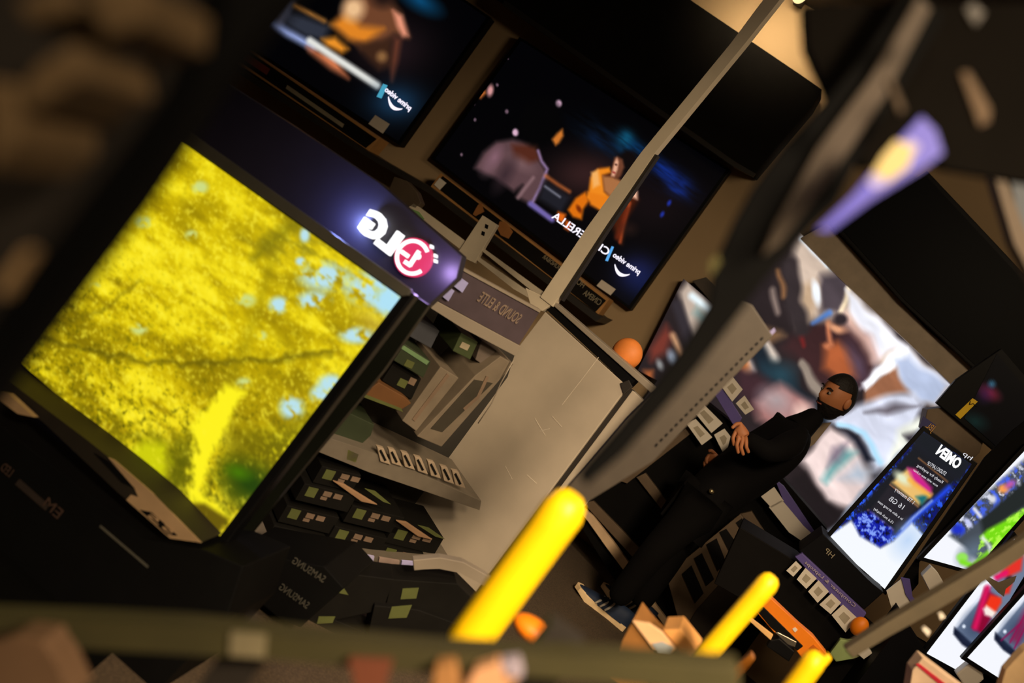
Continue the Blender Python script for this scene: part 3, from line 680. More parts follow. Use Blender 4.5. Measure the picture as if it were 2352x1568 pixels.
# ================================================================ illuminated poster and its painted mirror repeat on the back wall
def paint_poster(cv):
    s = 13
    wx, wy = cv.fbm(60, 0, 1, 2, 41) - 0.5, cv.fbm(60, 90, 1, 2, 43) - 0.5
    cv.X = cv.X + wx * 20; cv.Y = cv.Y + wy * 20
    cv.fill((40, 32, 34))
    # upper bright interior
    cv.poly([(1815, 590), (1845, 530), (1940, 640), (2060, 780), (2200, 890), (2150, 940), (2040, 870), (1990, 850), (1920, 760), (1860, 730), (1838, 756), (1820, 680)], (206, 184, 166), s)
    cv.line([(1846, 552), (1900, 606)], 14, (236, 246, 255), 5)
    cv.poly([(1900, 560), (1930, 610), (1910, 620), (1870, 560)], (150, 190, 196), 7, 0.7)
    cv.poly([(1882, 632), (1930, 622), (1958, 650), (1930, 720), (1880, 720), (1872, 660)], (74, 64, 70), s)
    cv.poly([(1836, 660), (1868, 650), (1870, 700), (1850, 740), (1834, 700)], (190, 160, 130), s)
    cv.blob(1868, 676, 10, 28, (240, 244, 250), -12, 0.4)
    cv.line([(1958, 650), (1932, 716)], 12, (236, 214, 180), 4)
    cv.line([(1866, 740), (1905, 720)], 13, (84, 128, 200), 5)
    # white side wall
    cv.poly([(1945, 664), (2090, 800), (2180, 880), (2100, 860), (2060, 800), (2010, 830), (2030, 860), (1976, 890), (1998, 840), (1990, 780), (1955, 720)], (240, 240, 250), 7)
    # jacketed person, brown
    cv.poly([(1840, 756), (1930, 728), (1985, 770), (2012, 840), (1980, 880), (1930, 900), (1880, 880), (1850, 840), (1800, 800)], (58, 34, 36), s)
    cv.poly([(1895, 800), (1930, 780), (1960, 820), (1965, 860), (1930, 880), (1890, 850)], (168, 88, 50), 12)
    cv.line([(1905, 742), (1912, 790), (1900, 800)], 10, (206, 124, 84), 6)
    cv.blob(1925, 752, 22, 8, (226, 160, 120), 20, 0.6)
    cv.line([(1945, 730), (1990, 780), (2006, 820)], 22, (214, 170, 156), 12, 0.8)
    cv.blob(1933, 732, 16, 12, (44, 36, 40), 20, 0.4)
    cv.line([(1845, 770), (1852, 800)], 8, (120, 34, 34), 5)
    cv.blob(1965, 830, 18, 46, (84, 66, 84), -20, 0.7, 0.8)
    # left shaft and dark person
    cv.line([(1812, 600), (1822, 700), (1846, 760)], 34, (50, 42, 44), 8)
    cv.line([(1785, 620), (1798, 680)], 12, (150, 104, 66), 6, 0.8)
    cv.line([(1770, 670), (1790, 720)], 12, (150, 130, 120), 6, 0.8)
    cv.poly([(1700, 740), (1800, 760), (1812, 770), (1770, 790), (1735, 760)], (124, 92, 66), 10)
    cv.line([(1745, 776), (1775, 820)], 26, (206, 190, 176), 8)
    cv.poly([(1700, 800), (1725, 830), (1735, 855), (1710, 862), (1690, 830)], (176, 164, 160), 7)
    cv.line([(1735, 800), (1760, 850), (1820, 890), (1900, 950)], 34, (24, 34, 44), 10)
    cv.blob(1790, 860, 36, 26, (34, 62, 74), 20, 0.7, 0.9)
    cv.blob(1704, 838, 13, 22, (196, 110, 52), -30, 0.6)
    cv.poly([(1690, 846), (1760, 870), (1800, 900), (1730, 950), (1700, 900)], (58, 36, 42), s)
    # pinkish big hand / cloth
    cv.poly([(1735, 920), (1790, 880), (1868, 920), (1872, 955), (1850, 985), (1790, 990), (1740, 965)], (166, 116, 112), 14)
    cv.blob(1780, 920, 34, 22, (170, 164, 168), 30, 0.9, 0.7); cv.blob(1850, 955, 22, 26, (232, 200, 186), 0, 0.7)
    cv.line([(1842, 838), (1868, 872), (1892, 906)], 20, (138, 124, 112), 5)
    # wood and lower bright papers
    cv.poly([(1990, 890), (2060, 845), (2090, 900), (2030, 925), (1980, 930)], (150, 98, 70), 6)
    cv.poly([(1978, 876), (2060, 800), (2086, 800), (2092, 818), (1990, 896)], (250, 250, 255), 5)
    cv.poly([(2055, 830), (2090, 818), (2180, 880), (2150, 930), (2110, 920), (2080, 890)], (176, 188, 216), 10)
    cv.poly([(1906, 960), (1960, 930), (2100, 900), (2120, 930), (2090, 1000), (2060, 1060), (2010, 1080), (1975, 1000)], (210, 214, 232), 10)
    cv.poly([(1980, 950), (2060, 930), (2110, 930), (2040, 950)], (88, 80, 88), 8)
    cv.line([(1925, 968), (1985, 1000), (2020, 1060)], 12, (170, 214, 240), 5)
    cv.poly([(1916, 978), (1970, 1005), (2008, 1056), (1985, 1062), (1940, 1020)], (26, 28, 40), 6)
    cv.poly([(1840, 1060), (1905, 975), (1960, 1020), (2000, 1080), (1990, 1150), (1960, 1170), (1900, 1150)], (226, 204, 200), 10)
    cv.poly([(1930, 1030), (1970, 1040), (1900, 1110), (1890, 1100)], (110, 160, 160), 9, 0.9)
    cv.poly([(1910, 1030), (1945, 1020), (1930, 1060), (1905, 1070)], (120, 104, 120), 10, 0.8)
    cv.poly([(1975, 1060), (2010, 1080), (1990, 1110), (1930, 1100)], (176, 186, 200), 12, 0.8)
    cv.poly([(2060, 990), (2110, 960), (2130, 980), (2060, 1080), (2020, 1100)], (230, 232, 220), 8)
    cv.poly([(2070, 1000), (2110, 985), (2118, 1010), (2090, 1020)], (58, 52, 60), 6)
    cv.poly([(1800, 1110), (1850, 1090), (1890, 1150), (1960, 1180), (1910, 1230), (1820, 1180)], (32, 26, 28), 8)
    cv.line([(1880, 1235), (1970, 1150), (2110, 990)], 12, (140, 150, 166), 5, 0.8)
    n = cv.fbm(34, 50, 2.5, 3, 47); cv.C *= (0.92 + 0.3 * n)[:, None]
pf = WF
po = thing('light_box_poster', 'big illuminated poster of blurred people and papers behind the standing person', 'poster', WF)
PQ = [(1790, 487), (2210, 905), (1890, 1245), (1470, 930)]
link('box_frame', G().px(WF, PQ, 0.03, 0.07, 0.004), BLACK, po)
picture('printed_picture', WF, PQ, 0.028, paint_poster, SCR, po, 3.6)
link('top_trim', G().px(WF, [(1838, 546), (1900, 512), (2066, 690), (2130, 758), (2228, 838), (2234, 868), (2190, 888), (2092, 792), (1930, 640)], -0.02, 0.1, 0.004), mat('trim_taupe', (186, 168, 144), 0.5), po)
link('left_trim', G().px(WF, [(1702, 738), (1712, 730), (1748, 772), (1740, 782)], 0.0, 0.03, 0.002), GREY, po)

def paint_narrow(cv):  # reflection of the big poster, painted as a second picture
    cv.fill((40, 32, 34)); s = 9
    cv.poly([(1560, 670), (1580, 645), (1650, 720), (1600, 800), (1575, 740)], (196, 176, 160), s)
    cv.line([(1590, 680), (1640, 720)], 17, (236, 250, 255), 6)
    cv.poly([(1600, 700), (1640, 740), (1620, 750), (1590, 720)], (120, 160, 160), 8, 0.6)
    cv.line([(1555, 700), (1580, 770), (1595, 810)], 24, (52, 46, 52), 7)
    cv.poly([(1490, 800), (1530, 745), (1545, 770), (1530, 810), (1495, 830)], (120, 54, 44), 12)
    cv.line([(1545, 770), (1570, 822)], 13, (196, 148, 110), 6)
    cv.blob(1545, 822, 10, 18, (150, 160, 176), -25, 0.6); cv.blob(1516, 838, 7, 13, (140, 140, 140), -25, 0.6)
    cv.poly([(1478, 850), (1500, 850), (1500, 880), (1488, 880)], (170, 92, 50), 7)
np_ = thing('light_box_poster', 'narrow glowing panel with red figures, painted as a reflected repeat of the big poster, left of the black upright, beside the orange ball', 'poster', WF)
NQ = [(1570, 640), (1662, 718), (1560, 900), (1465, 850)]
link('box_frame', G().px(WF, NQ, 0.0, 0.08, 0.004), BLACK, np_)
picture('printed_picture', WF, NQ, -0.002, paint_narrow, SCR, np_, 4)
solo('grey_block', 'dim grey block on top of the narrow glowing panel', 'block', WF, G().px(WF, [(1590, 645), (1622, 636), (1668, 680), (1655, 716)], -0.01, 0.1, 0.004), mat('cap_grey', (70, 62, 54), 0.6))

# black switched-off television above the poster
bt = thing('television', 'switched-off black television mounted above the big illuminated poster', 'television', WF)
link('housing', G().px(WF, [(1918, 522), (2130, 392), (2420, 700), (2352, 930), (2268, 876), (2070, 690)], -0.08, 0.06, 0.004), BLACK, bt)
link('screen', G().px(WF, [(1932, 524), (2128, 404), (2404, 702), (2340, 912), (2268, 864), (2080, 690)], -0.084, 0.004), mat('off_screen', (4, 6, 9), 0.5, spec=0.1), bt)
# lower black monitor with yellow tape tag
BTF = Frame(2240, 950, 4.7, yaw=-14)
m2 = thing('black_monitor', 'black monitor corner with a yellow tag, right of the big poster', 'monitor', BTF)
link('housing', G().px(BTF, [(2195, 872), (2300, 800), (2420, 940), (2300, 1050), (2150, 925)], 0.0, 0.05, 0.004), BLACK, m2)
link('yellow_tag', G().px(BTF, [(2234, 914), (2246, 922), (2206, 962), (2194, 952)], -0.004, 0.004, 0.001), YEL, m2, label='yellow paper tag on the black monitor')
lettering('tag_lettering', 'TV', BTF, (2222, 926), (2238, 940), 9, -0.006, BLACK, m2)
def paint_m2(cv):
    cv.fill((3, 3, 4)); cv.blob(2274, 902, 20, 12, (120, 30, 50), 30, 0.9); cv.blob(2278, 882, 8, 7, (50, 96, 120), 0, 0.8); cv.blob(2240, 968, 22, 14, (10, 34, 32), 20, 0.9); cv.blob(2262, 905, 14, 16, (50, 20, 60), 0, 0.9, 0.7)
picture('screen', BTF, [(2290, 812), (2400, 945), (2300, 1035), (2215, 960)], -0.003, paint_m2, SCR, m2, 5)
solo('beige_counter_edge', 'beige shelf edge under the black monitor, above the gaming display', 'shelf', BTF,
     G().px(BTF, [(2130, 940), (2170, 935), (2262, 1005), (2250, 1040), (2225, 1062), (2120, 985)], 0.02, 0.2, 0.004), mat('taupe_ledge', (120, 102, 80), 0.6))

# ================================================================ portrait demo displays
def display(label, fr, quad, paint, step=2.6, bez=10, off=0.0):
    r = thing('demo_display', label, 'display', fr, 'portrait demo displays on the right')
    link('housing', G().px(fr, grow(quad, bez), off + 0.002, 0.03, 0.003), BLACK, r)
    picture('screen', fr, quad, off, paint, SCR, r, step)
    return r
DF1 = Frame(2070, 1170, 4.3, yaw=-18)
def paint_omen(cv):
    cv.fill((20, 24, 32))
    n = cv.fbm(7, 0, 1, 3, 3)
    # blue water edges along the two sides
    cv.mix(np.where(True, np.clip((n - 0.55) * 9, 0, 1), 0) * np.clip((cv.sdf([(2126, 992), (2226, 1062), (2216, 1080), (2120, 1180), (2056, 1226), (1974, 1180), (1990, 1150)]) + 4) / 8, 0, 1), (40, 90, 240))
    cv.mix(np.clip((0.5 - n) * 8, 0, 1) * np.clip((cv.sdf([(2126, 992), (2226, 1062), (2216, 1080), (2120, 1180), (2056, 1226), (1974, 1180), (1990, 1150)]) + 4) / 8, 0, 1), (6, 20, 110))
    cv.poly([(2118, 988), (2226, 1068), (2206, 1110), (2072, 1000)], (22, 26, 36), 6)
    cv.poly([(2120, 992), (2218, 1060), (2200, 1090), (2110, 1020)], (20, 26, 34), 6)
    cv.line([(2170, 1000), (2228, 1045)], 5, (196, 132, 60), 2); cv.line([(2110, 1052), (2176, 1106)], 3, (150, 100, 60), 2)
    cv.poly([(2110, 1056), (2174, 1110), (2130, 1160), (2060, 1105)], (24, 22, 30), 4)
    # picture band
    cv.poly([(2084, 1076), (2102, 1080), (2142, 1134), (2110, 1160), (2048, 1108)], (236, 190, 110), 5)
    cv.poly([(2085, 1074), (2102, 1078), (2140, 1120), (2138, 1134), (2100, 1108)], (206, 30, 140), 6)
    cv.blob(2072, 1098, 20, 10, (230, 236, 200), 40, 0.6); cv.poly([(2104, 1140), (2136, 1134), (2118, 1160)], (24, 110, 116), 5)
    cv.line([(2090, 1102), (2135, 1138)], 9, (250, 180, 70), 5)
    cv.line([(2044, 1112), (2108, 1164)], 2.5, (190, 130, 90), 1.5)
    cv.poly([(2042, 1116), (2106, 1166), (2066, 1214), (1998, 1172)], (34, 32, 40), 4)
    cv.line([(1994, 1172), (2050, 1216)], 4, (220, 130, 70), 2)
    # swirling blue lower water
    cv.mix(np.clip((0.5 - np.abs(cv.sdf([(1962, 1195), (1990, 1170), (2056, 1218), (2046, 1250), (2020, 1254)])) / 60), 0, 1) * 0 , (0, 0, 0))
    m = np.clip(0.5 - cv.sdf([(1968, 1180), (1998, 1172), (2052, 1216), (2048, 1240), (2022, 1258), (1975, 1228), (1958, 1200)]) / 8, 0, 1)
    cv.mix(m, (12, 30, 170)); cv.mix(m * np.clip((n - 0.55) * 9, 0, 1), (130, 160, 250)); cv.mix(m * np.clip((0.42 - n) * 9, 0, 1), (3, 8, 40))
    cv.line([(2065, 1232), (2098, 1190), (2130, 1165), (2180, 1120)], 13, (30, 70, 230), 5, 0.9)
    cv.line([(2072, 1214), (2100, 1186), (2140, 1150)], 5, (190, 210, 255), 3, 0.7)
    # white lower part
    cv.poly([(1955, 1195), (1962, 1205), (1975, 1230), (2022, 1258), (2052, 1242), (2094, 1200), (2130, 1240), (2040, 1380), (1860, 1260)], (246, 250, 255), 4)
    cv.blob(2085, 1240, 26, 34, (176, 206, 246), 35, 0.9, 0.7)
OQ = [(2122, 990), (2232, 1066), (2032, 1352), (1902, 1238)]
d1 = display('portrait gaming demo display with blue water picture and mirrored white lettering', DF1, OQ, paint_omen)
lettering('brand_lettering', 'OMEN', DF1, (2145, 1040), (2196, 1078), 27, -0.002, WHT, d1, bold=0.05, shear=0.2)
WT = emit('small_text_white', (220, 220, 226), 1.0)
lettering('brand_lettering', 'hp', DF1, (2208, 1046), (2226, 1060), 14, -0.002, WT, d1)
lettering('text_line', 'STUDIO LAPTOP', DF1, (2128, 1066), (2170, 1092), 9, -0.002, WT, d1)
lettering('text_line', 'Ready for anything', DF1, (2104, 1072), (2162, 1112), 9, -0.002, WT, d1)
lettering('text_line', 'now with new colour', DF1, (2096, 1080), (2152, 1118), 6, -0.002, WT, d1)
lettering('text_line', '1 TB memory', DF1, (2052, 1128), (2094, 1160), 12, -0.002, WT, d1)
lettering('text_line', '16 GB', DF1, (2040, 1148), (2072, 1170), 12, -0.002, WT, d1)
lettering('text_line', 'in a slim strong case', DF1, (2014, 1154), (2070, 1196), 8, -0.002, WT, d1)
lettering('text_line', '15,6 inch display', DF1, (2004, 1170), (2048, 1204), 8, -0.002, WT, d1)
solo('small_gold_sign', 'dark blue sign with gold mirrored letters at the top left of the gaming display', 'sign', DF1,
     G().px(DF1, [(2120, 955), (2150, 976), (2118, 1016), (2112, 980)], 0.004, 0.01), mat('navy_card', (40, 40, 96), 0.5))
lettering('gold_lettering', 'JBL', DF1, (2122, 984), (2138, 996), 20, 0.002, mat('gold_print', (200, 150, 60), 0.5), bpy.data.objects['small_gold_sign'])

solo('dark_gap_board', 'black board added as the dark gap between the gaming display and the green picture display', 'board', DF1,
     G().px(DF1, [(2262, 1050), (2330, 985), (2440, 900), (2440, 960), (2360, 1010), (2110, 1290), (2110, 1340), (2062, 1400), (2040, 1378)], 0.03, 0.03, 0.003), mat('gap_black', (9, 8, 7), 0.8, spec=0.1))  # board put in front of the lit wall to make the black gap
DF2 = Frame(2240, 1180, 4.2, yaw=-10)
def paint_green(cv):
    cv.fill((246, 248, 255))
    cv.poly([(2180, 1230), (2290, 1130), (2420, 1010), (2420, 1160), (2360, 1210), (2260, 1300), (2215, 1255)], (70, 78, 88), 5)
    cv.poly([(2250, 1190), (2352, 1090), (2430, 1020), (2430, 1110), (2300, 1200), (2260, 1230)], (34, 40, 40), 7)
    cv.blob(2235, 1266, 36, 22, (96, 112, 130), -40, 0.6, 0.8)
    n = cv.fbm(8, -35, 2, 3, 8)
    G1, G2 = (120, 220, 20), (176, 250, 70)
    cv.poly([(2252, 1232), (2268, 1216), (2310, 1194), (2330, 1180), (2352, 1176), (2420, 1120), (2420, 1160), (2340, 1230), (2280, 1290), (2235, 1310), (2230, 1300), (2260, 1290), (2290, 1260), (2270, 1240), (2256, 1250)], G1, 5)
    cv.mix(np.clip(0.5 - cv.sdf([(2252, 1232), (2330, 1180), (2420, 1120), (2420, 1160), (2340, 1230), (2280, 1290), (2240, 1300)]) / 6, 0, 1) * np.clip((n - 0.5) * 6, 0, 1), G2)
    cv.blob(2210, 1280, 13, 11, (150, 230, 90), 0, 0.3); cv.line([(2210, 1290), (2235, 1300), (2270, 1270)], 12, (130, 226, 40), 4)
    cv.poly([(2252, 1236), (2258, 1228), (2278, 1256), (2272, 1270), (2268, 1252)], (226, 236, 230), 4)
    # blue top strip
    m = np.clip(0.5 - cv.sdf([(2180, 1205), (2280, 1120), (2370, 1040), (2400, 1060), (2300, 1150), (2200, 1235)]) / 12, 0, 1)
    cv.mix(m, (70, 76, 90)); k = cv.fbm(12, -40, 1, 3, 15)
    cv.mix(m * np.clip((k - 0.5) * 8, 0, 1), (70, 100, 230)); cv.mix(m * np.clip((0.38 - k) * 8, 0, 1), (216, 220, 236))
    cv.blob(2305, 1122, 12, 10, (250, 160, 80), 0, 0.5); cv.blob(2320, 1112, 12, 7, (190, 90, 170), -30, 0.7)
    cv.blob(2200, 1216, 14, 11, (30, 50, 200), 0, 0.5); cv.line([(2238, 1168), (2252, 1186)], 8, (226, 226, 236), 3); cv.blob(2280, 1146, 8, 9, (220, 220, 226), 0, 0.5); cv.blob(2224, 1200, 6, 13, (200, 206, 246), -40, 0.4)
d2 = display('portrait demo display with a bright green furry shape and blue top strip', DF2, [(2356, 1032), (2440, 1080), (2236, 1312), (2122, 1280)], paint_green, 3)
DF3 = Frame(2250, 1400, 3.9, yaw=-10)
def phone(cv, o, hat=True):
    dx, dy = o
    T = lambda *p: [(x + dx, y + dy) for x, y in p]
    cv.poly(T((2195, 1440), (2230, 1400), (2330, 1270), (2400, 1290), (2350, 1380), (2270, 1500), (2236, 1490), (2192, 1450)), (110, 124, 150), 5)
    cv.poly(T((2192, 1440), (2204, 1450), (2240, 1484), (2262, 1494), (2252, 1510), (2210, 1480), (2190, 1456)), (16, 22, 44), 3)
    cv.line(T((2198, 1436), (2260, 1360), (2340, 1260)), 6, (230, 236, 250), 3)
    cv.blob(2245 + dx, 1435 + dy, 26, 34, (60, 76, 104), 35, 0.8)
    cv.blob(2214 + dx, 1438 + dy, 4, 4, (230, 240, 255), 0, 0.5)
d2q = 0
def paint_red(cv):
    cv.fill((246, 248, 255)); phone(cv, (0, 0))
    cv.poly([(2232, 1440), (2246, 1400), (2262, 1350), (2290, 1370), (2276, 1420), (2256, 1456)], (140, 6, 50), 5)
    cv.line([(2240, 1440), (2254, 1395), (2268, 1350)], 13, (214, 20, 90), 5)
    cv.poly([(2262, 1392), (2275, 1365), (2300, 1372), (2300, 1384), (2284, 1410), (2266, 1402)], (240, 52, 24), 4)
    cv.poly([(2258, 1398), (2266, 1390), (2288, 1406), (2280, 1418), (2262, 1412)], (250, 236, 226), 4)
    cv.poly([(2300, 1310), (2320, 1286), (2350, 1276), (2345, 1310), (2318, 1324), (2300, 1322)], (230, 50, 40), 5)
    cv.line([(2290, 1325), (2310, 1315)], 14, (230, 20, 100), 5); cv.blob(2316, 1335, 8, 12, (16, 4, 8), 30, 0.5); cv.poly([(2300, 1350), (2325, 1340), (2318, 1362), (2304, 1366)], (220, 44, 30), 4)
RQ = [(2330, 1236), (2372, 1290), (2216, 1548), (2128, 1500)]
d3 = display('portrait demo display with a phone picture and red hat, left of two', DF3, RQ, paint_red, 2.8)
link('grey_tape', G().px(DF3, [(2264, 1330), (2272, 1325), (2294, 1337), (2335, 1322), (2330, 1336), (2310, 1352), (2306, 1370), (2292, 1360)], -0.006, 0.004), mat('tape_grey', (120, 106, 86), 0.6), d3)
def paint_red2(cv):
    cv.fill((246, 248, 255)); phone(cv, (94, 12))
    for a, b in (((2320, 1475), (2360, 1400)), ((2330, 1488), (2365, 1420)), ((2300, 1470), (2345, 1430))): cv.line([a, b], 3.5, (140, 16, 80), 2)
    cv.poly([(2320, 1470), (2352, 1400), (2370, 1410), (2340, 1480)], (150, 20, 70), 7, 0.6)
C2F = Frame(2250, 1500, 3.85, yaw=-10)
solo('display_plinth', 'black plinth carrying the phone displays at the right', 'plinth', C2F, G().px(C2F, [(2080, 1420), (2130, 1506), (2220, 1560), (2420, 1500), (2420, 1760), (1960, 1760), (1900, 1660)], 0.05, 0.25, 0.004), mat('plinth_black', (11, 11, 14), 0.6, spec=0.1))
DF4 = Frame(2300, 1460, 3.8, yaw=-10)
d4 = display('portrait demo display with a phone picture cut by the right picture edge', DF4, [(2410, 1300), (2450, 1360), (2300, 1560), (2222, 1510)], paint_red2, 2.8)
solo('white_block', 'small square white block under the green picture display', 'block', DF2, G().px(DF2, [(2118, 1322), (2140, 1300), (2154, 1314), (2178, 1356), (2150, 1378), (2138, 1360)], -0.06, 0.05, 0.004), CARD)
solo('white_block', 'square white block at the bottom of the gaming display', 'block', DF1, G().px(DF1, [(1998, 1330), (2024, 1352), (1994, 1382), (1968, 1356)], -0.05, 0.05, 0.004), CARD)
solo('white_block', 'dark edged white block under the two phone displays', 'block', DF3, G().px(DF3, [(2196, 1548), (2238, 1514), (2256, 1530), (2260, 1560), (2225, 1590)], -0.08, 0.05, 0.006), CARD)

# table under the displays
def tri(fr, px): return px
CFR = Frame(2100, 1400, 4.1, yaw=-14)
ct = thing('demo_counter', 'dark demo counter under the portrait displays on the right', 'counter', CFR)
def czf(z): return CFR.inv((CFR.O[0], CFR.O[1], z))[2]
a0 = CFR.xz(1815, 1310); a1 = CFR.xz(1985, 1452)
link('counter_front', G().px(CFR, [(1700, 1210), (1830, 1290), (1985, 1440), (2140, 1580), (2060, 1700), (1880, 1600), (1850, 1500), (1700, 1370), (1640, 1340)], 0.03, 0.3, 0.004), mat('counter_black', (13, 11, 10), 0.7, spec=0.1), ct)
link('label_rail', G().px(CFR, [(1826, 1278), (1842, 1270), (1990, 1408), (1972, 1436)], -0.01, 0.03, 0.002), PURP, ct)
lettering('rail_lettering', 'Computer & Laptops', CFR, (1846, 1294), (1960, 1396), 10, -0.013, mat('rail_print', (190, 176, 190), 0.6), ct)
solo('dark_plinth', 'black plinth between big poster and gaming display', 'plinth', CFR, G().px(CFR, [(1835, 1265), (1890, 1225), (1990, 1330), (2030, 1360), (1985, 1400)], 0.02, 0.25, 0.004), mat('plinth_black', (11, 11, 14), 0.6, spec=0.1))
lettering('plinth_lettering', 'HP', CFR, (1892, 1266), (1910, 1282), 12, 0.016, PR, bpy.data.objects['dark_plinth'])
def price_cards(fr, cards, group, off, where):
    for i, q in enumerate(cards):
        r = thing('price_card', 'cream price card, %s %s' % (['leftmost', 'second from left', 'third from left', 'fourth from left', 'fifth from left', 'sixth from left'][i], where), 'price card', fr, group)
        link('card_sheet', G().px(fr, q, off, 0.004), CARD, r)
        c = np.array(q, float); m = c.mean(0)
        link('card_print', G().px(fr, [tuple(m + (p - m) * 0.45) for p in c], off - 0.001, 0.001), mat('card_print', (170, 160, 140), 0.7), r)
price_cards(CFR, [[(1806, 1310), (1828, 1288), (1842, 1302), (1822, 1324)], [(1830, 1330), (1850, 1304), (1876, 1328), (1852, 1352)], [(1856, 1358), (1880, 1332), (1904, 1358), (1878, 1384)], [(1882, 1388), (1910, 1362), (1932, 1384), (1908, 1410)], [(1910, 1412), (1936, 1388), (1970, 1420), (1942, 1452)]],
            'price cards on the right counter rail', -0.02, 'on the purple rail of the demo counter')

# ================================================================ shelving behind the standing person
KF = Frame(1600, 1150, 5.35, yaw=-14)
kz = lambda z: KF.inv((KF.O[0], KF.O[1], z))[2]
kb = thing('low_cabinet', 'long black low cabinet with grey rails behind the standing person', 'cabinet', KF)
x0 = KF.xz(1330, 1170)[0]; x1 = KF.xz(1800, 1330)[0]
link('cabinet_body', G().px(KF, [(1525, 960), (1600, 905), (1700, 985), (1900, 1215), (1790, 1390), (1690, 1530), (1560, 1440), (1410, 1330), (1315, 1180)], 0.02, 0.16, 0.004), mat('cabinet_black', (8, 7, 6), 0.7, spec=0.1), kb)
RB = mat('rail_bronze', (96, 79, 60), 0.6)
for q in ([(1440, 1110), (1600, 985), (1592, 970), (1424, 1104)], [(1462, 1096), (1482, 1086), (1566, 1196), (1548, 1206)], [(1340, 1155), (1362, 1150), (1490, 1280), (1472, 1300)]):
    link('grey_rail', G().px(KF, q, -0.01, 0.03, 0.002), RB, kb)
link('cream_edge_strip', G().px(KF, [(1322, 1164), (1332, 1160), (1362, 1184), (1410, 1246), (1462, 1316), (1452, 1330), (1440, 1320), (1394, 1258), (1350, 1196)], -0.02, 0.03, 0.002), mat('cream_strip', (206, 176, 140), 0.6), kb)
link('cream_edge_strip', G().px(KF, [(1484, 1372), (1494, 1366), (1506, 1388), (1550, 1446), (1532, 1446), (1498, 1396)], -0.02, 0.03, 0.002), mat('cream_strip', (206, 176, 140), 0.6), kb)
GF = Frame(1640, 1300, 5.15, yaw=-14)
gr_ = thing('vent_rack', 'bronze grey rack with four black slots below the big poster', 'rack', GF)
link('rack_plate', G().px(GF, [(1530, 1320), (1700, 1180), (1780, 1270), (1700, 1400), (1620, 1500), (1560, 1430)], 0.0, 0.04, 0.003), RB, gr_)
for q in ([(1652, 1222), (1668, 1214), (1698, 1256), (1684, 1280), (1676, 1270)], [(1622, 1250), (1646, 1236), (1668, 1292), (1648, 1312)], [(1594, 1282), (1612, 1270), (1640, 1330), (1622, 1346)], [(1566, 1318), (1588, 1298), (1616, 1362), (1596, 1386)], [(1690, 1200), (1704, 1190), (1735, 1235), (1722, 1250)]):
    link('slot', G().px(GF, q, -0.004, 0.006), BLACK, gr_)
link('lower_plate', G().px(GF, [(1600, 1400), (1712, 1276), (1760, 1330), (1700, 1420), (1620, 1500), (1570, 1450)], -0.012, 0.01, 0.002), mat('plate_brown', (46, 38, 30), 0.6), gr_)
for i, (q, lab) in enumerate((([(1626, 880), (1646, 868), (1704, 960), (1690, 985)], 'dark purple shelf rail with cream cards left of the standing person'),
                              ([(1780, 1100), (1800, 1116), (1830, 1160), (1870, 1220), (1850, 1230), (1806, 1168)], 'curved purple shelf rail under the lower poster, right of the standing person'))):
    solo('label_rail', lab, 'rail', KF, G().px(KF, q, -0.05, 0.03, 0.002), PURP, 'purple label rails behind the person')
price_cards(KF, [[(1580, 924), (1598, 912), (1604, 924), (1586, 938)], [(1588, 938), (1610, 922), (1660, 972), (1634, 994)], [(1576, 972), (1598, 962), (1636, 1004), (1612, 1022)], [(1640, 998), (1664, 984), (1678, 1002), (1672, 1026), (1660, 1038)]],
            'cream cards left of the person', -0.06, 'on the shelf left of the standing person')
price_cards(KF, [[(1656, 886), (1682, 864), (1706, 894), (1682, 922)], [(1690, 926), (1710, 908), (1732, 940), (1712, 952)]], 'grey cards above the purple rail', -0.06, 'above the dark purple rail')
for q, lab in (([(1748, 1140), (1778, 1118), (1800, 1150), (1772, 1166)], 'upper cream card on the curved purple rail'), ([(1766, 1164), (1796, 1148), (1846, 1208), (1880, 1240), (1862, 1256), (1812, 1222)], 'long cream card on the curved purple rail')):
    solo('price_card', lab, 'price card', KF, G().px(KF, q, -0.07, 0.01), CARD, 'cream cards on the curved rail')
solo('bronze_rail', 'curved bronze rail running below the cream cards towards the counter', 'rail', KF, G().px(KF, [(1700, 1180), (1726, 1174), (1760, 1230), (1812, 1286), (1795, 1308), (1740, 1250)], -0.08, 0.04, 0.003), RB)
link('beige_patch', G().px(KF, [(1852, 975), (1910, 970), (1870, 1020), (1842, 1036), (1838, 1012)], -0.02, 0.03), mat('beige_post', (140, 122, 100), 0.6), kb)

# ================================================================ the standing person
dm = float((floor_at(1372, 1428) - CAM) @ FW)
SKIN = mat('skin', (186, 120, 78), 0.55, vary=0.05); CLOTH = mat('black_tshirt', (13, 12, 13), 0.9, spec=0.1); TROU = mat('black_trousers', (8, 7, 7), 0.9, spec=0.1)
def skinned(name, nodes, edges, m, parent, inv, sub=2, root=0):
    """nodes: world point + radius; grown with a Skin modifier into one surface and baked"""
    me = bpy.data.meshes.new(name)
    me.from_pydata([tuple(inv @ Vector(p)) for p, r in nodes], edges, [])
    ob = bpy.data.objects.new(name, me); COL.objects.link(ob)
    ob.modifiers.new('s', 'SKIN').use_smooth_shade = True
    for i, (p, r) in enumerate(nodes):
        rr = r if hasattr(r, '__len__') else (r, r)
        me.skin_vertices[0].data[i].radius = rr
        me.skin_vertices[0].data[i].use_root = (i == root)
    sb = ob.modifiers.new('u', 'SUBSURF'); sb.levels = sub; sb.render_levels = sub
    dg = bpy.context.evaluated_depsgraph_get(); dg.update()
    me2 = bpy.data.meshes.new_from_object(ob.evaluated_get(dg)); bpy.data.objects.remove(ob)
    me2.name = name
    for pl in me2.polygons: pl.use_smooth = True
    return link(name, me2, m, parent)
MF = Frame(0, 0, 0, origin=floor_at(1390, 1425))
MI = MF.M.inverted()
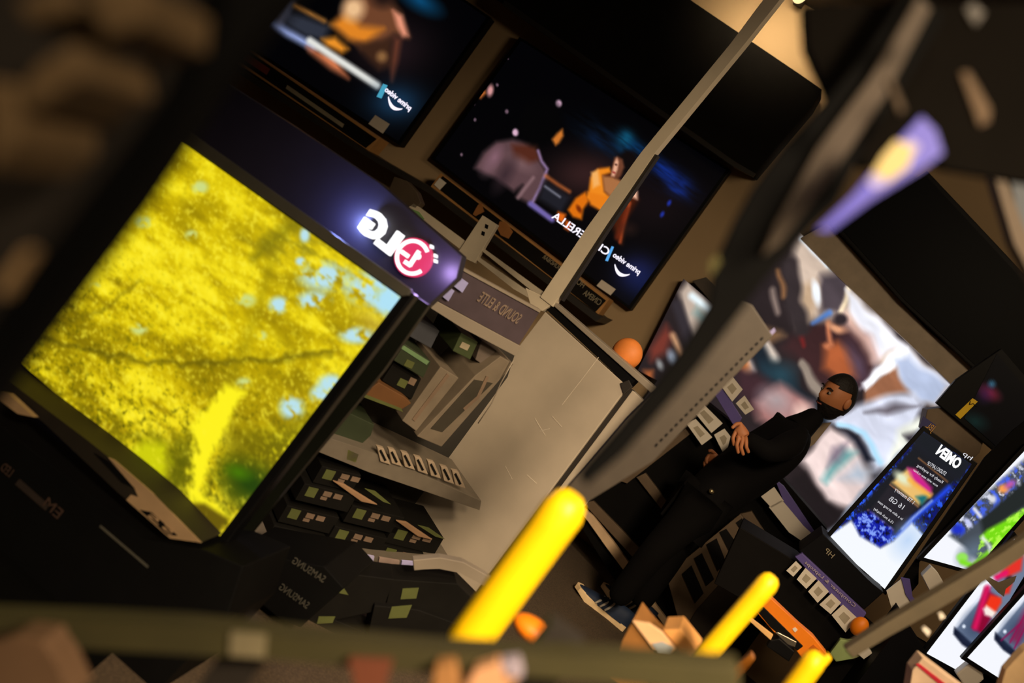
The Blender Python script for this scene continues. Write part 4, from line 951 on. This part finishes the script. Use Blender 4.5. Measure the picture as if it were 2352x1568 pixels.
person = thing('person', 'person in black clothes and blue shoes standing before the big poster, one hand raised', 'person', MF)
Q = lambda x, y, d: P(x, y, dm + d)
pel = Q(1612, 1168, 0.06); spi = Q(1690, 1100, 0.05); che = Q(1765, 1035, 0.04); nec = Q(1862, 965, 0.05)
sN, sF = Q(1834, 1010, -0.13), Q(1812, 992, 0.24)
eN, wN = Q(1764, 1042, -0.30), Q(1712, 1000, -0.30)
eF, wF = Q(1712, 1102, 0.26), Q(1650, 1062, 0.14)
hN, hF = Q(1600, 1172, -0.05), Q(1596, 1160, 0.15)
kN, aN = Q(1500, 1270, -0.09), Q(1410, 1385, -0.02)
kF, aF = Q(1535, 1285, 0.16), Q(1462, 1395, 0.16)
hd_c = Q(1922, 912, 0.05)
body = skinned('body', [(pel, 0.12), (spi, (0.13, 0.14)), (che, (0.14, 0.165)), (nec, 0.055), (Q(1885, 945, 0.05), 0.052),
                        (sN, 0.082), (eN, 0.056), (wN, 0.033), (sF, 0.07), (eF, 0.05), (wF, 0.033),
                        (hN, 0.1), (kN, 0.066), (aN, 0.045), (hF, 0.1), (kF, 0.066), (aF, 0.045)],
               [(0, 1), (1, 2), (2, 3), (3, 4), (2, 5), (5, 6), (6, 7), (2, 8), (8, 9), (9, 10), (0, 11), (11, 12), (12, 13), (0, 14), (14, 15), (15, 16)], CLOTH, person, MI)
# trousers over the legs
skinned('trousers', [(pel, 0.128), (hN, 0.112), (kN, 0.078), (aN, 0.062), (hF, 0.112), (kF, 0.078), (aF, 0.062)], [(0, 1), (1, 2), (2, 3), (0, 4), (4, 5), (5, 6)], TROU, person, MI)
# raised hand: palm and five fingers
def hand(wr, pts, r=0.0095):
    ns = [(wr, 0.027), (pts[0], (0.036, 0.02))]; es = [(0, 1)]
    for chain in pts[1:]:
        prev = 1
        for k, p in enumerate(chain):
            ns.append((p, r * (1.12 - 0.12 * k))); es.append((prev, len(ns) - 1)); prev = len(ns) - 1
    return skinned('hand', ns, es, SKIN, person, MI, 2)
hd = -0.31
hand(wN, [Q(1704, 988, hd), [Q(1690, 990, hd), Q(1683, 1006, hd - .01), Q(1686, 1024, hd)], [Q(1698, 1002, hd - .015), Q(1692, 1022, hd - .02), Q(1696, 1042, hd - .01)],
          [Q(1706, 1008, hd - .015), Q(1702, 1028, hd - .02), Q(1708, 1046, hd - .01)], [Q(1714, 1010, hd - .01), Q(1714, 1026, hd - .015), Q(1720, 1040, hd)], [Q(1700, 972, hd), Q(1690, 974, hd - .01), Q(1680, 984, hd - .02)]])
hand(wF, [Q(1638, 1052, .13), [Q(1628, 1046, .12), Q(1622, 1054, .11), Q(1624, 1066, .11)], [Q(1624, 1054, .13), Q(1618, 1064, .12), Q(1620, 1076, .12)], [Q(1630, 1062, .14), Q(1624, 1074, .13), Q(1626, 1084, .13)], [Q(1636, 1068, .15), Q(1632, 1078, .14), Q(1634, 1086, .14)], [Q(1640, 1040, .11), Q(1634, 1034, .1), Q(1626, 1036, .1)]])
# head: shaped sphere looking to the picture's left and down
def head_mesh():
    bm = bmesh.new(); bmesh.ops.create_uvsphere(bm, u_segments=40, v_segments=28, radius=1)
    for v in bm.verts:
        x, y, z = v.co
        w = 0.074 - 0.014 * max(0, -z); d = 0.094 - 0.012 * max(0, -z)
        v.co = Vector((x * w, y * d, z * 0.118))
        # face towards -y: nose, brow, chin
        if y < -0.2:
            v.co.y -= 0.024 * np.exp(-((x / 0.16) ** 2 + ((z + 0.12) / 0.22) ** 2))
            v.co.y += 0.010 * (np.exp(-(((x - 0.36) / 0.16) ** 2 + ((z - 0.08) / 0.12) ** 2)) + np.exp(-(((x + 0.36) / 0.16) ** 2 + ((z - 0.08) / 0.12) ** 2)))
            v.co.y -= 0.012 * np.exp(-((x / 0.3) ** 2 + ((z + 0.86) / 0.16) ** 2))
            v.co.y -= 0.005 * np.exp(-((x / 0.3) ** 2 + ((z + 0.48) / 0.06) ** 2))
    for f in bm.faces: f.smooth = True
    g = G(); g.bm.free(); g.bm = bm; return g
HM = Matrix.Translation(hd_c) @ Matrix.Rotation(radians(-62), 4, 'Z') @ Matrix.Rotation(radians(12), 4, 'X')
HL = MI @ HM
head = None
def head_part(name, g, m):
    o = link(name, g, m, head or person); o.data.transform(HL); return o
head = head_part('head', head_mesh(), SKIN)
HAIR = mat('black_hair', (20, 15, 12), 0.7, bump=0.5, scale=60)
g = head_mesh()
for v in g.bm.verts: v.co *= 1.09
dele = [v for v in g.bm.verts if not (v.co.z > 0.045 + 0.5 * max(0, -v.co.y - 0.05) or (v.co.y > 0.005 and v.co.z > -0.075))]
bmesh.ops.delete(g.bm, geom=dele, context='VERTS'); head_part('hair', g, HAIR)
g = head_mesh()
for v in g.bm.verts: v.co *= 1.06
dele = [v for v in g.bm.verts if not (v.co.z < -0.038 and v.co.y < 0.03)]
bmesh.ops.delete(g.bm, geom=dele, context='VERTS'); head_part('beard', g, HAIR)
for sx in (-1, 1):
    head_part('ear', G().ball((sx * 0.076, 0.01, 0.0), (0.012, 0.02, 0.03), 10), SKIN)
    e = head_part('eye', G().ball((sx * 0.028, -0.082, 0.012), 0.0085, 10), mat('eye_white', (150, 140, 130), 0.4))
    head_part('pupil', G().ball((sx * 0.028, -0.0885, 0.011), 0.0048, 8), BLACK)
    head_part('eyebrow', G().tube([(sx * 0.014, -0.094, 0.03), (sx * 0.03, -0.093, 0.036), (sx * 0.046, -0.084, 0.031)], 0.004, 8), HAIR)
head_part('mouth', G().tube([(-0.02, -0.086, -0.056), (0, -0.092, -0.058), (0.02, -0.086, -0.056)], 0.004, 8), mat('lips', (130, 70, 58), 0.5))
link('belt_buckle', G().ball(MI @ Vector(Q(1634, 1128, -0.13)), (0.014, 0.012, 0.012), 8), mat('buckle', (190, 170, 130), 0.25, 0.9), person)
# shoes
def shoe(heel, toe, name_i):
    hv, tv = Vector(heel), Vector(toe); d = (tv - hv); L = d.length; ang = np.arctan2(d.y, d.x)
    M = MI @ Matrix.Translation(hv) @ Matrix.Rotation(ang, 4, 'Z')
    def outline(k, z): pass
    sole = [(0, 0.035), (0.02, 0.04), (0.3, 0.033), (0.55, 0.042), (0.75, 0.05), (0.92, 0.04), (1.0, 0.012)]
    pts = [(x * L, -w) for x, w in sole] + [(x * L, w) for x, w in sole[::-1]]
    g = G(); lo = [g.bm.verts.new((x, y, 0.0 + (0.018 if x > 0.9 * L else 0))) for x, y in pts]; hi = [g.bm.verts.new((x, y * 1.03, 0.03 + (0.012 if x > 0.9 * L else 0))) for x, y in pts]
    g.bm.faces.new(lo[::-1]); g.bm.faces.new(hi)
    for i in range(len(pts)): g.bm.faces.new((lo[i], lo[(i + 1) % len(pts)], hi[(i + 1) % len(pts)], hi[i]))
    sole_g = g
    g = G()
    prof = [(-0.01, 0.1, 0.034), (0.12, 0.105, 0.04), (0.3, 0.1, 0.04), (0.45, 0.085, 0.042), (0.62, 0.068, 0.045), (0.8, 0.055, 0.045), (0.93, 0.045, 0.034), (1.0, 0.035, 0.012)]
    rings = []
    for x, h, w in prof:
        rings.append([g.bm.verts.new((x * L, w * cos(t), 0.026 + (h - 0.026) * max(0.0, sin(t)) ** 0.8)) for t in np.linspace(0, pi, 13)])
    for a, b in zip(rings, rings[1:]):
        for k in range(12): g.bm.faces.new((a[k], a[k + 1], b[k + 1], b[k])).smooth = True
    g.bm.faces.new(rings[0]); g.bm.faces.new(rings[-1][::-1])
    u = link('shoe', g, mat('shoe_navy', (24, 40, 66), 0.7), person); u.data.transform(M)
    s = link('sole', sole_g, mat('sole_cream', (236, 206, 160), 0.6), u); s.data.transform(M)
    for k in range(3):
        x = 0.42 + 0.09 * k; h = 0.092 - 0.012 * k
        l_ = link('stripe', G().tube([(x * L, 0.044, 0.03), (x * L - 0.012, 0.04, 0.055), (x * L - 0.02, 0.026, h - 0.012), (x * L - 0.02, 0.0, h + 0.004), (x * L - 0.02, -0.026, h - 0.012), (x * L - 0.012, -0.04, 0.055), (x * L, -0.044, 0.03)], 0.006, 8), CARD, u)
        l_.data.transform(M)
shoe(floor_at(1432, 1446), floor_at(1316, 1352), 0)
v = floor_at(1432, 1446) - floor_at(1316, 1352); f2 = floor_at(1486, 1440)
shoe(f2, f2 - v, 1)

# ================================================================ objects on the right bottom
OF = Frame(1820, 1440, 3.6, yaw=-10)
ob = thing('tool_case', 'orange plastic tray with black inlay hanging right of the thin yellow bar', 'case', OF)
link('tray_body', G().px(OF, [(1730, 1392), (1752, 1368), (1770, 1372), (1830, 1430), (1868, 1462), (1900, 1502), (1880, 1512), (1846, 1516), (1826, 1490), (1838, 1478), (1800, 1440), (1760, 1400), (1745, 1408)], 0.0, 0.05, 0.004), ORG, ob)
link('tray_lip', G().px(OF, [(1728, 1394), (1742, 1396), (1788, 1448), (1782, 1456)], -0.004, 0.03, 0.002), ORG, ob)
link('inlay', G().px(OF, [(1738, 1402), (1754, 1394), (1845, 1484), (1832, 1494), (1770, 1440)], -0.006, 0.02, 0.002), BLACK, ob)
link('metal_tool', G().px(OF, [(1780, 1452), (1788, 1452), (1830, 1474), (1826, 1486), (1810, 1480)], -0.012, 0.01, 0.002), mat('steel', (200, 190, 170), 0.25, 0.9), ob)
link('clip_block', G().px(OF, [(1770, 1470), (1790, 1466), (1826, 1496), (1812, 1520), (1760, 1484)], -0.02, 0.04, 0.004), BLACK, ob)
link('round_stamp', G().px(OF, [(1858, 1488), (1868, 1480), (1882, 1492), (1874, 1506), (1862, 1504)], -0.002, 0.003), mat('orange_dark', (190, 96, 10), 0.5), ob)
link('small_sticker', G().px(OF, [(1820, 1444), (1826, 1440), (1832, 1446), (1826, 1452)], -0.003, 0.004), CARD, ob)
solo('cream_rod', 'thin cream rod beside the orange tray', 'rod', OF, G().px(OF, [(1708, 1414), (1714, 1410), (1776, 1458), (1770, 1470)], -0.01, 0.012, 0.002), mat('cream_rod', (236, 186, 120), 0.5))

# yellow bars in the foreground (out of focus)
def ybar(label, fr, a, b, wpx, sub=()):
    r = thing('yellow_post', label, 'post', fr, 'yellow posts')
    pa, pb = fr.l(*a), fr.l(*b)
    rad = np.linalg.norm(np.array(fr.xz(a[0] + wpx / 2, a[1])) - np.array(fr.xz(*a)))
    d = pb - pa; n = 9
    pts = [pa + d * t for t in np.linspace(0, 1, n)]
    u = d / np.linalg.norm(d)
    full = [pa - u * rad * 0.9, pa - u * rad * 0.6] + pts + [pb + u * rad * 0.6, pb + u * rad * 0.9]
    link('post_stem', G().tube([pb + u * rad, pb + u * (rad + 0.35), fr.l(*b) * 0 + np.array([*(pb + u * (rad + 0.35))[:2], fr.inv((fr.O[0], fr.O[1], 0))[2]])], rad * 0.3, 10), BLACK, r)
    link('post_sleeve', G().tube(full, [rad * 0.45, rad * 0.8] + [rad] * n + [rad * 0.8, rad * 0.45], 20), YEL, r)
    link('end_cap', G().tube([pb + u * rad * 0.8, pb + u * rad * 1.15], [rad * 0.5, rad * 0.3], 16), YEL, r)
    return r
YB1 = Frame(1190, 1320, 1.62)
ybar('thick yellow post, largest one, in front of the grey end panel', YB1, (1294, 1172), (1072, 1478), 104)
YB2 = Frame(1680, 1430, 2.15)
ybar('slim yellow post beside the orange tray', YB2, (1762, 1340), (1596, 1532), 52)
YB3 = Frame(1870, 1530, 2.0)
ybar('short yellow post at the bottom edge right of the orange tray', YB3, (1868, 1520), (1810, 1600), 56)
solo('yellow_rail', 'bent yellow rail linking the short post at the bottom edge', 'rail', YB3, G().px(YB3, [(1884, 1516), (1904, 1502), (1912, 1514), (1880, 1552), (1862, 1548)], 0.01, 0.015, 0.004), YEL)

# foreground blurred uprights
UF = Frame(300, 400, 0.62)
solo('black_upright', 'broad black upright blurred in the left foreground, cutting the yellow television', 'post', UF,
     G().px(UF, [(700, -60), (470, 215), (300, 470), (120, 710), (-60, 960), (-300, 800), (-120, 560), (100, 260), (320, -80)], 0.0, 0.03, 0.003), mat('upright_black', (6, 6, 6), 0.95, spec=0.1))
uz = UF.inv((0, 0, 0))[2]; ux = UF.xz(-60, 900)[0]
link('column_foot', G().box(ux - 0.14, ux - 0.06, 0.0, 0.03, uz, UF.xz(-180, 860)[1] + 0.04), MATS['upright_black'], bpy.data.objects['black_upright'])
BRN = mat('brown_board', (150, 122, 84), 0.8)
BRF = Frame(150, 150, 0.47)
for q, lab in (([(30, 0), (140, -40), (160, 30), (60, 60)], 'small blurred brown carton in the top left corner, leftmost'), ([(200, -40), (340, -40), (330, 60), (230, 90)], 'blurred brown carton at the top left corner beside the black upright'),
               ([(80, 150), (170, 90), (190, 180), (60, 260), (40, 210)], 'middle blurred brown carton left of the black upright'), ([(-40, 180), (40, 190), (40, 330), (-30, 400)], 'lowest blurred brown carton on the left edge')):
    solo('brown_carton', lab, 'box', BRF, G().px(BRF, q, 0.0, 0.08, 0.004), mat('carton_dim', (92, 73, 46), 0.85), 'blurred cartons on the left edge')
solo('tan_rod', 'thin tan rod at the left edge beside the black upright', 'rod', BRF, G().px(BRF, [(56, 572), (66, 578), (0, 680), (-10, 660)], 0.0, 0.01), BRN)

solo('dark_board', 'dark brown board behind the blurred cartons in the top left corner', 'board', BRF, G().px(BRF, [(-200, -200), (480, -200), (330, 200), (60, 560), (-200, 900)], 0.1, 0.03), mat('board_dark', (26, 20, 13), 0.9))
UF2 = Frame(1780, 520, 0.95)
solo('black_upright', 'black slanted upright blurred in front of the big poster left edge', 'post', UF2,
     G().px(UF2, [(1990, 120), (1900, 232), (1800, 340), (1735, 430), (1690, 510), (1648, 600), (1636, 645), (1636, 700), (1570, 800), (1490, 905), (1420, 990), (1330, 1092), (1346, 1116), (1430, 1044), (1540, 920), (1606, 840), (1656, 775), (1708, 708), (1760, 640), (1866, 520), (1920, 470), (1990, 330), (2080, 190), (2170, 40), (2100, -40)], 0.0, 0.02, 0.002), mat('upright_black', (6, 6, 6), 0.95, spec=0.1))
solo('grey_upright', 'blurred brown grey upright along the black one, top right', 'post', UF2,
     G().px(UF2, [(2110, -10), (2140, 20), (2040, 210), (1900, 420), (1790, 560), (1750, 590), (1780, 520), (1880, 340), (2000, 180)], -0.01, 0.012, 0.002), mat('upright_taupe', (58, 48, 37), 0.7))
GPF = Frame(1560, 910, 2.6)
gp = thing('perforated_post', 'grey perforated shop post crossing left of the standing person', 'post', GPF)
link('post_bar', G().px(GPF, [(1700, 690), (1728, 700), (1776, 772), (1640, 912), (1500, 1060), (1330, 1165), (1290, 1135), (1440, 960), (1560, 840)], 0.0, 0.03, 0.003), mat('post_grey', (60, 53, 45), 0.6), gp)
for i in range(22):
    t = i / 21; x, y = 1752 + (1510 - 1752) * t, 778 + (1022 - 778) * t
    link('slot', G().px(GPF, [(x - 7, y + 1), (x - 1, y - 5), (x + 2, y - 1), (x - 4, y + 5)], -0.0015, 0.003), BLACK, gp)
link('purple_edge', G().px(GPF, [(1742, 786), (1778, 752), (1782, 760), (1570, 985), (1566, 978)], 0.01, 0.01), mat('edge_lilac', (120, 116, 160), 0.5), gp)
solo('yellow_green_tag', 'small blurred yellow green tag on the black slanted upright', 'tag', UF2, G().px(UF2, [(1628, 606), (1648, 582), (1656, 600), (1634, 634)], -0.004, 0.003), mat('olive_tag', (60, 56, 6), 0.6))
# top right clutter
TRF = Frame(2100, 300, 0.85)
pt = thing('purple_tag', 'blurred violet price tag with an added glow and yellow centre hanging at the top right', 'tag', TRF)
link('tag_strip', G().px(TRF, [(2118, 268), (2150, 300), (2166, 352), (2120, 386), (2000, 460), (1905, 530), (1878, 528), (1960, 450), (2060, 330)], 0.0, 0.004), emit('violet_tag', (104, 90, 214), 0.85), pt)  # emission added to brighten the tag, which is no lamp
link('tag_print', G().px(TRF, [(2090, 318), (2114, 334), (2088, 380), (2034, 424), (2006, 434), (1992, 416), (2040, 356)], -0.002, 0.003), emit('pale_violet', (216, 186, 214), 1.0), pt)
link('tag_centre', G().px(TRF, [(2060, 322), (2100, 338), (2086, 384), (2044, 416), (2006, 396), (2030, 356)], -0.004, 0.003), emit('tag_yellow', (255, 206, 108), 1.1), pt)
for q, lab, m in (([(2206, 166), (2226, 164), (2276, 250), (2272, 280), (2250, 290), (2234, 240)], 'blurred tan bracket right of the violet tag', mat('bracket_tan', (74, 58, 40), 0.8)), ([(2036, 182), (2052, 186), (2080, 250), (2066, 262)], 'thin blurred tan strip above the violet tag', mat('strip_tan', (60, 47, 32), 0.8)),
                  ([(2216, 20), (2236, 6), (2262, 30), (2240, 60)], 'small dim brown tab near the top right corner', DARK)):
    solo('bracket', lab, 'bracket', TRF, G().px(TRF, q, 0.0, 0.01, 0.001), m, 'blurred brackets top right')
TPF = Frame(2330, 470, 1.3)
tp = thing('grey_screen', 'blue grey blurred screen with tan frame at the right edge', 'screen', TPF)
link('screen_face', G().px(TPF, [(2312, 365), (2420, 260), (2420, 640), (2352, 560)], 0.004, 0.02), mat('blue_grey', (62, 70, 80), 0.6), tp)
link('frame_edge', G().px(TPF, [(2274, 380), (2300, 372), (2352, 520), (2420, 660), (2380, 660), (2330, 560)], 0.0, 0.03, 0.002), mat('frame_tan', (74, 60, 43), 0.6), tp)
# black sheet that stands for the dark ceiling, upper right
solo('dark_backdrop', 'large black canopy standing for the dark ceiling in the top right corner behind the violet tag', 'backdrop', TRF,
     G().px(Frame(2100, 200, 0.85), [(1850, -80), (1856, 20), (1935, 190), (1960, 245), (1990, 300), (2110, 260), (2180, 300), (2420, 340), (2420, -80)], 0.12, 0.03), mat('backdrop_black', (10, 8, 6), 0.95, spec=0.05))

# foreground ledge along the bottom
BLF = Frame(700, 1500, 0.95)
solo('foreground_ledge', 'blurred olive brown ledge running across the bottom of the view', 'ledge', BLF,
     G().px(BLF, [(-80, 1410), (200, 1424), (420, 1436), (700, 1466), (1000, 1492), (1400, 1510), (1700, 1530), (1700, 1600), (1300, 1560), (900, 1540), (600, 1512), (200, 1490), (-80, 1480)], 0.0, 0.03, 0.004), mat('ledge_olive', (52, 48, 20), 0.8))
lz = BLF.inv((0, 0, 0))[2]
for x in (-120, 560, 1300):
    q = BLF.xz(x, 1500); link('leg', G().box(q[0] - 0.02, q[0] + 0.02, 0.035, 0.07, lz, q[1]), DARK, bpy.data.objects['foreground_ledge'])
solo('pale_tag', 'pale blurred tag on the foreground ledge near the bottom left', 'tag', BLF, G().px(BLF, [(530, 1452), (610, 1458), (606, 1512), (526, 1506)], -0.004, 0.004), mat('tag_pale', (110, 102, 78), 0.7))
solo('paper_bag', 'crumpled tan paper bag blurred in the bottom left corner', 'bag', BLF, G().px(BLF, [(-60, 1490), (30, 1460), (100, 1470), (120, 1530), (170, 1600), (-60, 1620)], -0.05, 0.04, 0.004), mat('paper_tan', (96, 72, 50), 0.8))
solo('terracotta_box', 'blurred reddish brown box under the foreground ledge', 'box', BLF, G().px(BLF, [(800, 1515), (900, 1520), (880, 1590), (820, 1600)], -0.012, 0.01, 0.001), mat('terracotta', (96, 50, 30), 0.8))
CBF = Frame(1540, 1490, 2.3, yaw=-12)
cb = thing('cardboard_box', 'open brown cardboard box at the bottom between the two yellow posts', 'box', CBF)
link('box_body', G().px(CBF, [(1430, 1470), (1452, 1428), (1490, 1480), (1560, 1540), (1600, 1570), (1470, 1600), (1400, 1560)], 0.0, 0.2, 0.003), mat('carton_brown', (130, 86, 34), 0.8), cb)
link('printed_flap', G().px(CBF, [(1452, 1426), (1490, 1432), (1520, 1452), (1552, 1490), (1540, 1500), (1500, 1490)], -0.01, 0.015, 0.002), mat('flap_print', (214, 172, 128), 0.7), cb)
link('blue_print', G().px(CBF, [(1498, 1478), (1520, 1474), (1546, 1486), (1540, 1500), (1512, 1496)], -0.014, 0.004), mat('print_blue', (150, 160, 166), 0.7), cb)
solo('cardboard_box', 'small plain brown cardboard box leaning on the slim yellow post', 'box', CBF, G().px(CBF, [(1522, 1446), (1562, 1444), (1606, 1500), (1584, 1522)], 0.0, 0.12, 0.003), mat('carton_light', (206, 148, 82), 0.8))
solo('orange_ball', 'blurred orange soft ball behind the thick yellow post', 'ball', YB1, G().ball(YB1.l(1226, 1448, 0.2), (0.045, 0.03, 0.022)), ORG)
solo('orange_ball', 'smaller peach ball beside the blurred orange ball', 'ball', YB1, G().ball(YB1.l(1272, 1464, 0.2), (0.022, 0.02, 0.018)), mat('peach', (230, 130, 66), 0.6))
for q, c, lab in (([(1000, 1530), (1040, 1526), (1060, 1600), (990, 1600)], (150, 106, 60), 'brown blurred packet below the thick yellow post'), ([(1090, 1540), (1140, 1524), (1190, 1560), (1150, 1600), (1060, 1600)], (200, 150, 110), 'pale blurred packet below the thick yellow post'), ([(1150, 1524), (1190, 1520), (1200, 1556), (1160, 1560)], (150, 140, 156), 'lilac blurred packet below the thick yellow post')):
    solo('packet', lab, 'packet', BLF, G().px(BLF, q, -0.02, 0.02, 0.001), mat('packet_%d' % c[0] + '_%d' % c[1], c, 0.8), 'blurred packets at the bottom')
solo('amber_bottle', 'small amber bottle with yellow cap near the bottom, right of the slim post', 'bottle', CBF, G().px(CBF, [(1660, 1560), (1672, 1545), (1725, 1500), (1735, 1514), (1690, 1570), (1676, 1574)], -0.02, 0.03, 0.004), mat('amber', (140, 84, 20), 0.4))
# slanted rail right bottom
SRF = Frame(2100, 1400, 2.2)
sr = thing('slanted_rail', 'slanted grey olive rail crossing the bottom right corner below the displays', 'rail', SRF)
link('rail_bar', G().px(SRF, [(2420, 1192), (2420, 1232), (2300, 1312), (2160, 1396), (2040, 1462), (1960, 1512), (1942, 1492), (2030, 1434), (2150, 1362), (2290, 1278)], 0.0, 0.03, 0.003), mat('rail_olive', (84, 75, 58), 0.6), sr)
for q in ([(2118, 1446), (2126, 1440), (2138, 1450), (2132, 1462)], [(2156, 1412), (2166, 1408), (2172, 1418), (2160, 1424)]): link('bright_clip', G().px(SRF, q, -0.01, 0.012, 0.001), CARD, sr)
solo('white_cards', 'curved cream price card with violet edge above the slanted rail', 'price card', DF2, G().px(DF2, [(2036, 1356), (2070, 1330), (2080, 1362), (2106, 1400), (2070, 1428), (2050, 1404)], -0.05, 0.006), CARD)
solo('label_rail', 'violet curved label rail beside the cream card above the slanted rail', 'rail', DF2, G().px(DF2, [(2070, 1326), (2090, 1330), (2096, 1370), (2120, 1396), (2106, 1404), (2080, 1364)], -0.055, 0.01), PURP)
solo('orange_lump', 'soft orange toy at the end of the purple counter rail', 'toy', CFR, G().ball(CFR.l(1974, 1438, -0.05), (0.035, 0.03, 0.042)), ORG)
solo('pale_green_bag', 'crumpled pale green bag under the orange toy', 'bag', CFR, G().px(CFR, [(1906, 1500), (1930, 1468), (1960, 1476), (1980, 1470), (2004, 1500), (1960, 1512), (1920, 1520)], -0.06, 0.04, 0.006), mat('pale_green', (150, 170, 110), 0.8))
solo('white_carton', 'small cream carton below the pale green bag', 'box', CFR, G().px(CFR, [(1952, 1486), (1982, 1474), (2004, 1500), (1984, 1514)], -0.08, 0.03, 0.003), CARD)
RF = Frame(2250, 1560, 2.6)
solo('striped_carton', 'cream carton with a red stripe under the phone displays', 'box', RF, G().px(RF, [(2096, 1540), (2120, 1510), (2240, 1600), (2080, 1640)], 0.0, 0.05, 0.003), mat('cream_carton', (220, 190, 160), 0.7))
link('red_stripe', G().px(RF, [(2104, 1526), (2112, 1524), (2190, 1584), (2180, 1590)], -0.003, 0.004), mat('stripe_red', (200, 40, 60), 0.6), bpy.data.objects['striped_carton'])
solo('cream_board', 'cream board in the bottom right corner', 'board', RF, G().px(RF, [(2310, 1540), (2352, 1494), (2420, 1440), (2420, 1640), (2280, 1640)], 0.0, 0.03, 0.003), mat('cream_board', (214, 180, 136), 0.7))

# ================================================================ light
W = bpy.data.worlds.new('world'); S.world = W; W.use_nodes = True
W.node_tree.nodes['Background'].inputs[0].default_value = (1.0, 0.78, 0.52, 1); W.node_tree.nodes['Background'].inputs[1].default_value = 0.012
def area(loc, target, size, power, col=(1.0, 0.76, 0.5), spread=None):  # used for the ceiling light and for added, unseen aimed lamps
    l = bpy.data.lights.new('area_light', 'AREA'); l.shape = 'RECTANGLE'; l.size, l.size_y = size; l.energy = power; l.color = col
    if spread: l.spread = radians(spread)
    o = bpy.data.objects.new('area_light', l); COL.objects.link(o)
    o.location = loc; o.rotation_euler = (Vector(target) - Vector(loc)).to_track_quat('-Z', 'Y').to_euler()
    return o
def point(loc, power, col, r=0.03):
    l = bpy.data.lights.new('lamp', 'POINT'); l.energy = power; l.color = col; l.shadow_soft_size = r
    o = bpy.data.objects.new('lamp', l); COL.objects.link(o); o.location = loc
area((1.6, 2.6, 3.2), (1.3, 4.4, 0.5), (1.0, 0.6), 30)
area((0.9, 0.9, 3.0), (0.45, 3.9, 0.7), (0.6, 0.4), 15, spread=60)  # added unseen lamp, aimed to brighten the grey end panel
area((0.9, -0.6, 2.9), (0.5, 1.5, 0.9), (0.5, 0.4), 24, spread=55)  # added lamp behind the camera, aimed to brighten the yellow posts
area((-0.9, -0.6, 2.9), (-0.25, 0.45, 1.9), (0.4, 0.4), 2.2, spread=50)  # weak unseen lamp aimed at the left foreground
area(WF.w(WF.l(1850, -120, -0.55)), WF.w(WF.l(1770, 90, 0.1)), (0.5, 0.15), 19, (1.0, 0.78, 0.5), spread=75)  # added strip light out of view, brightens the beige wall patch
for x, y, c, e in ((806, 506, (0.3, 0.36, 1.0), 2.4), (1010, 622, (0.6, 0.4, 1.0), 1.1)):
    point(SF.w(SF.l(x, y, -0.065)), e, c, 0.02)  # added point lights that cast the coloured halo around the sign letters

vs = S.view_settings
vs.view_transform = 'Standard'; vs.look = 'None'; vs.gamma = 1; vs.exposure = 0.0; vs.use_curve_mapping = False
S.cycles.max_bounces = 6
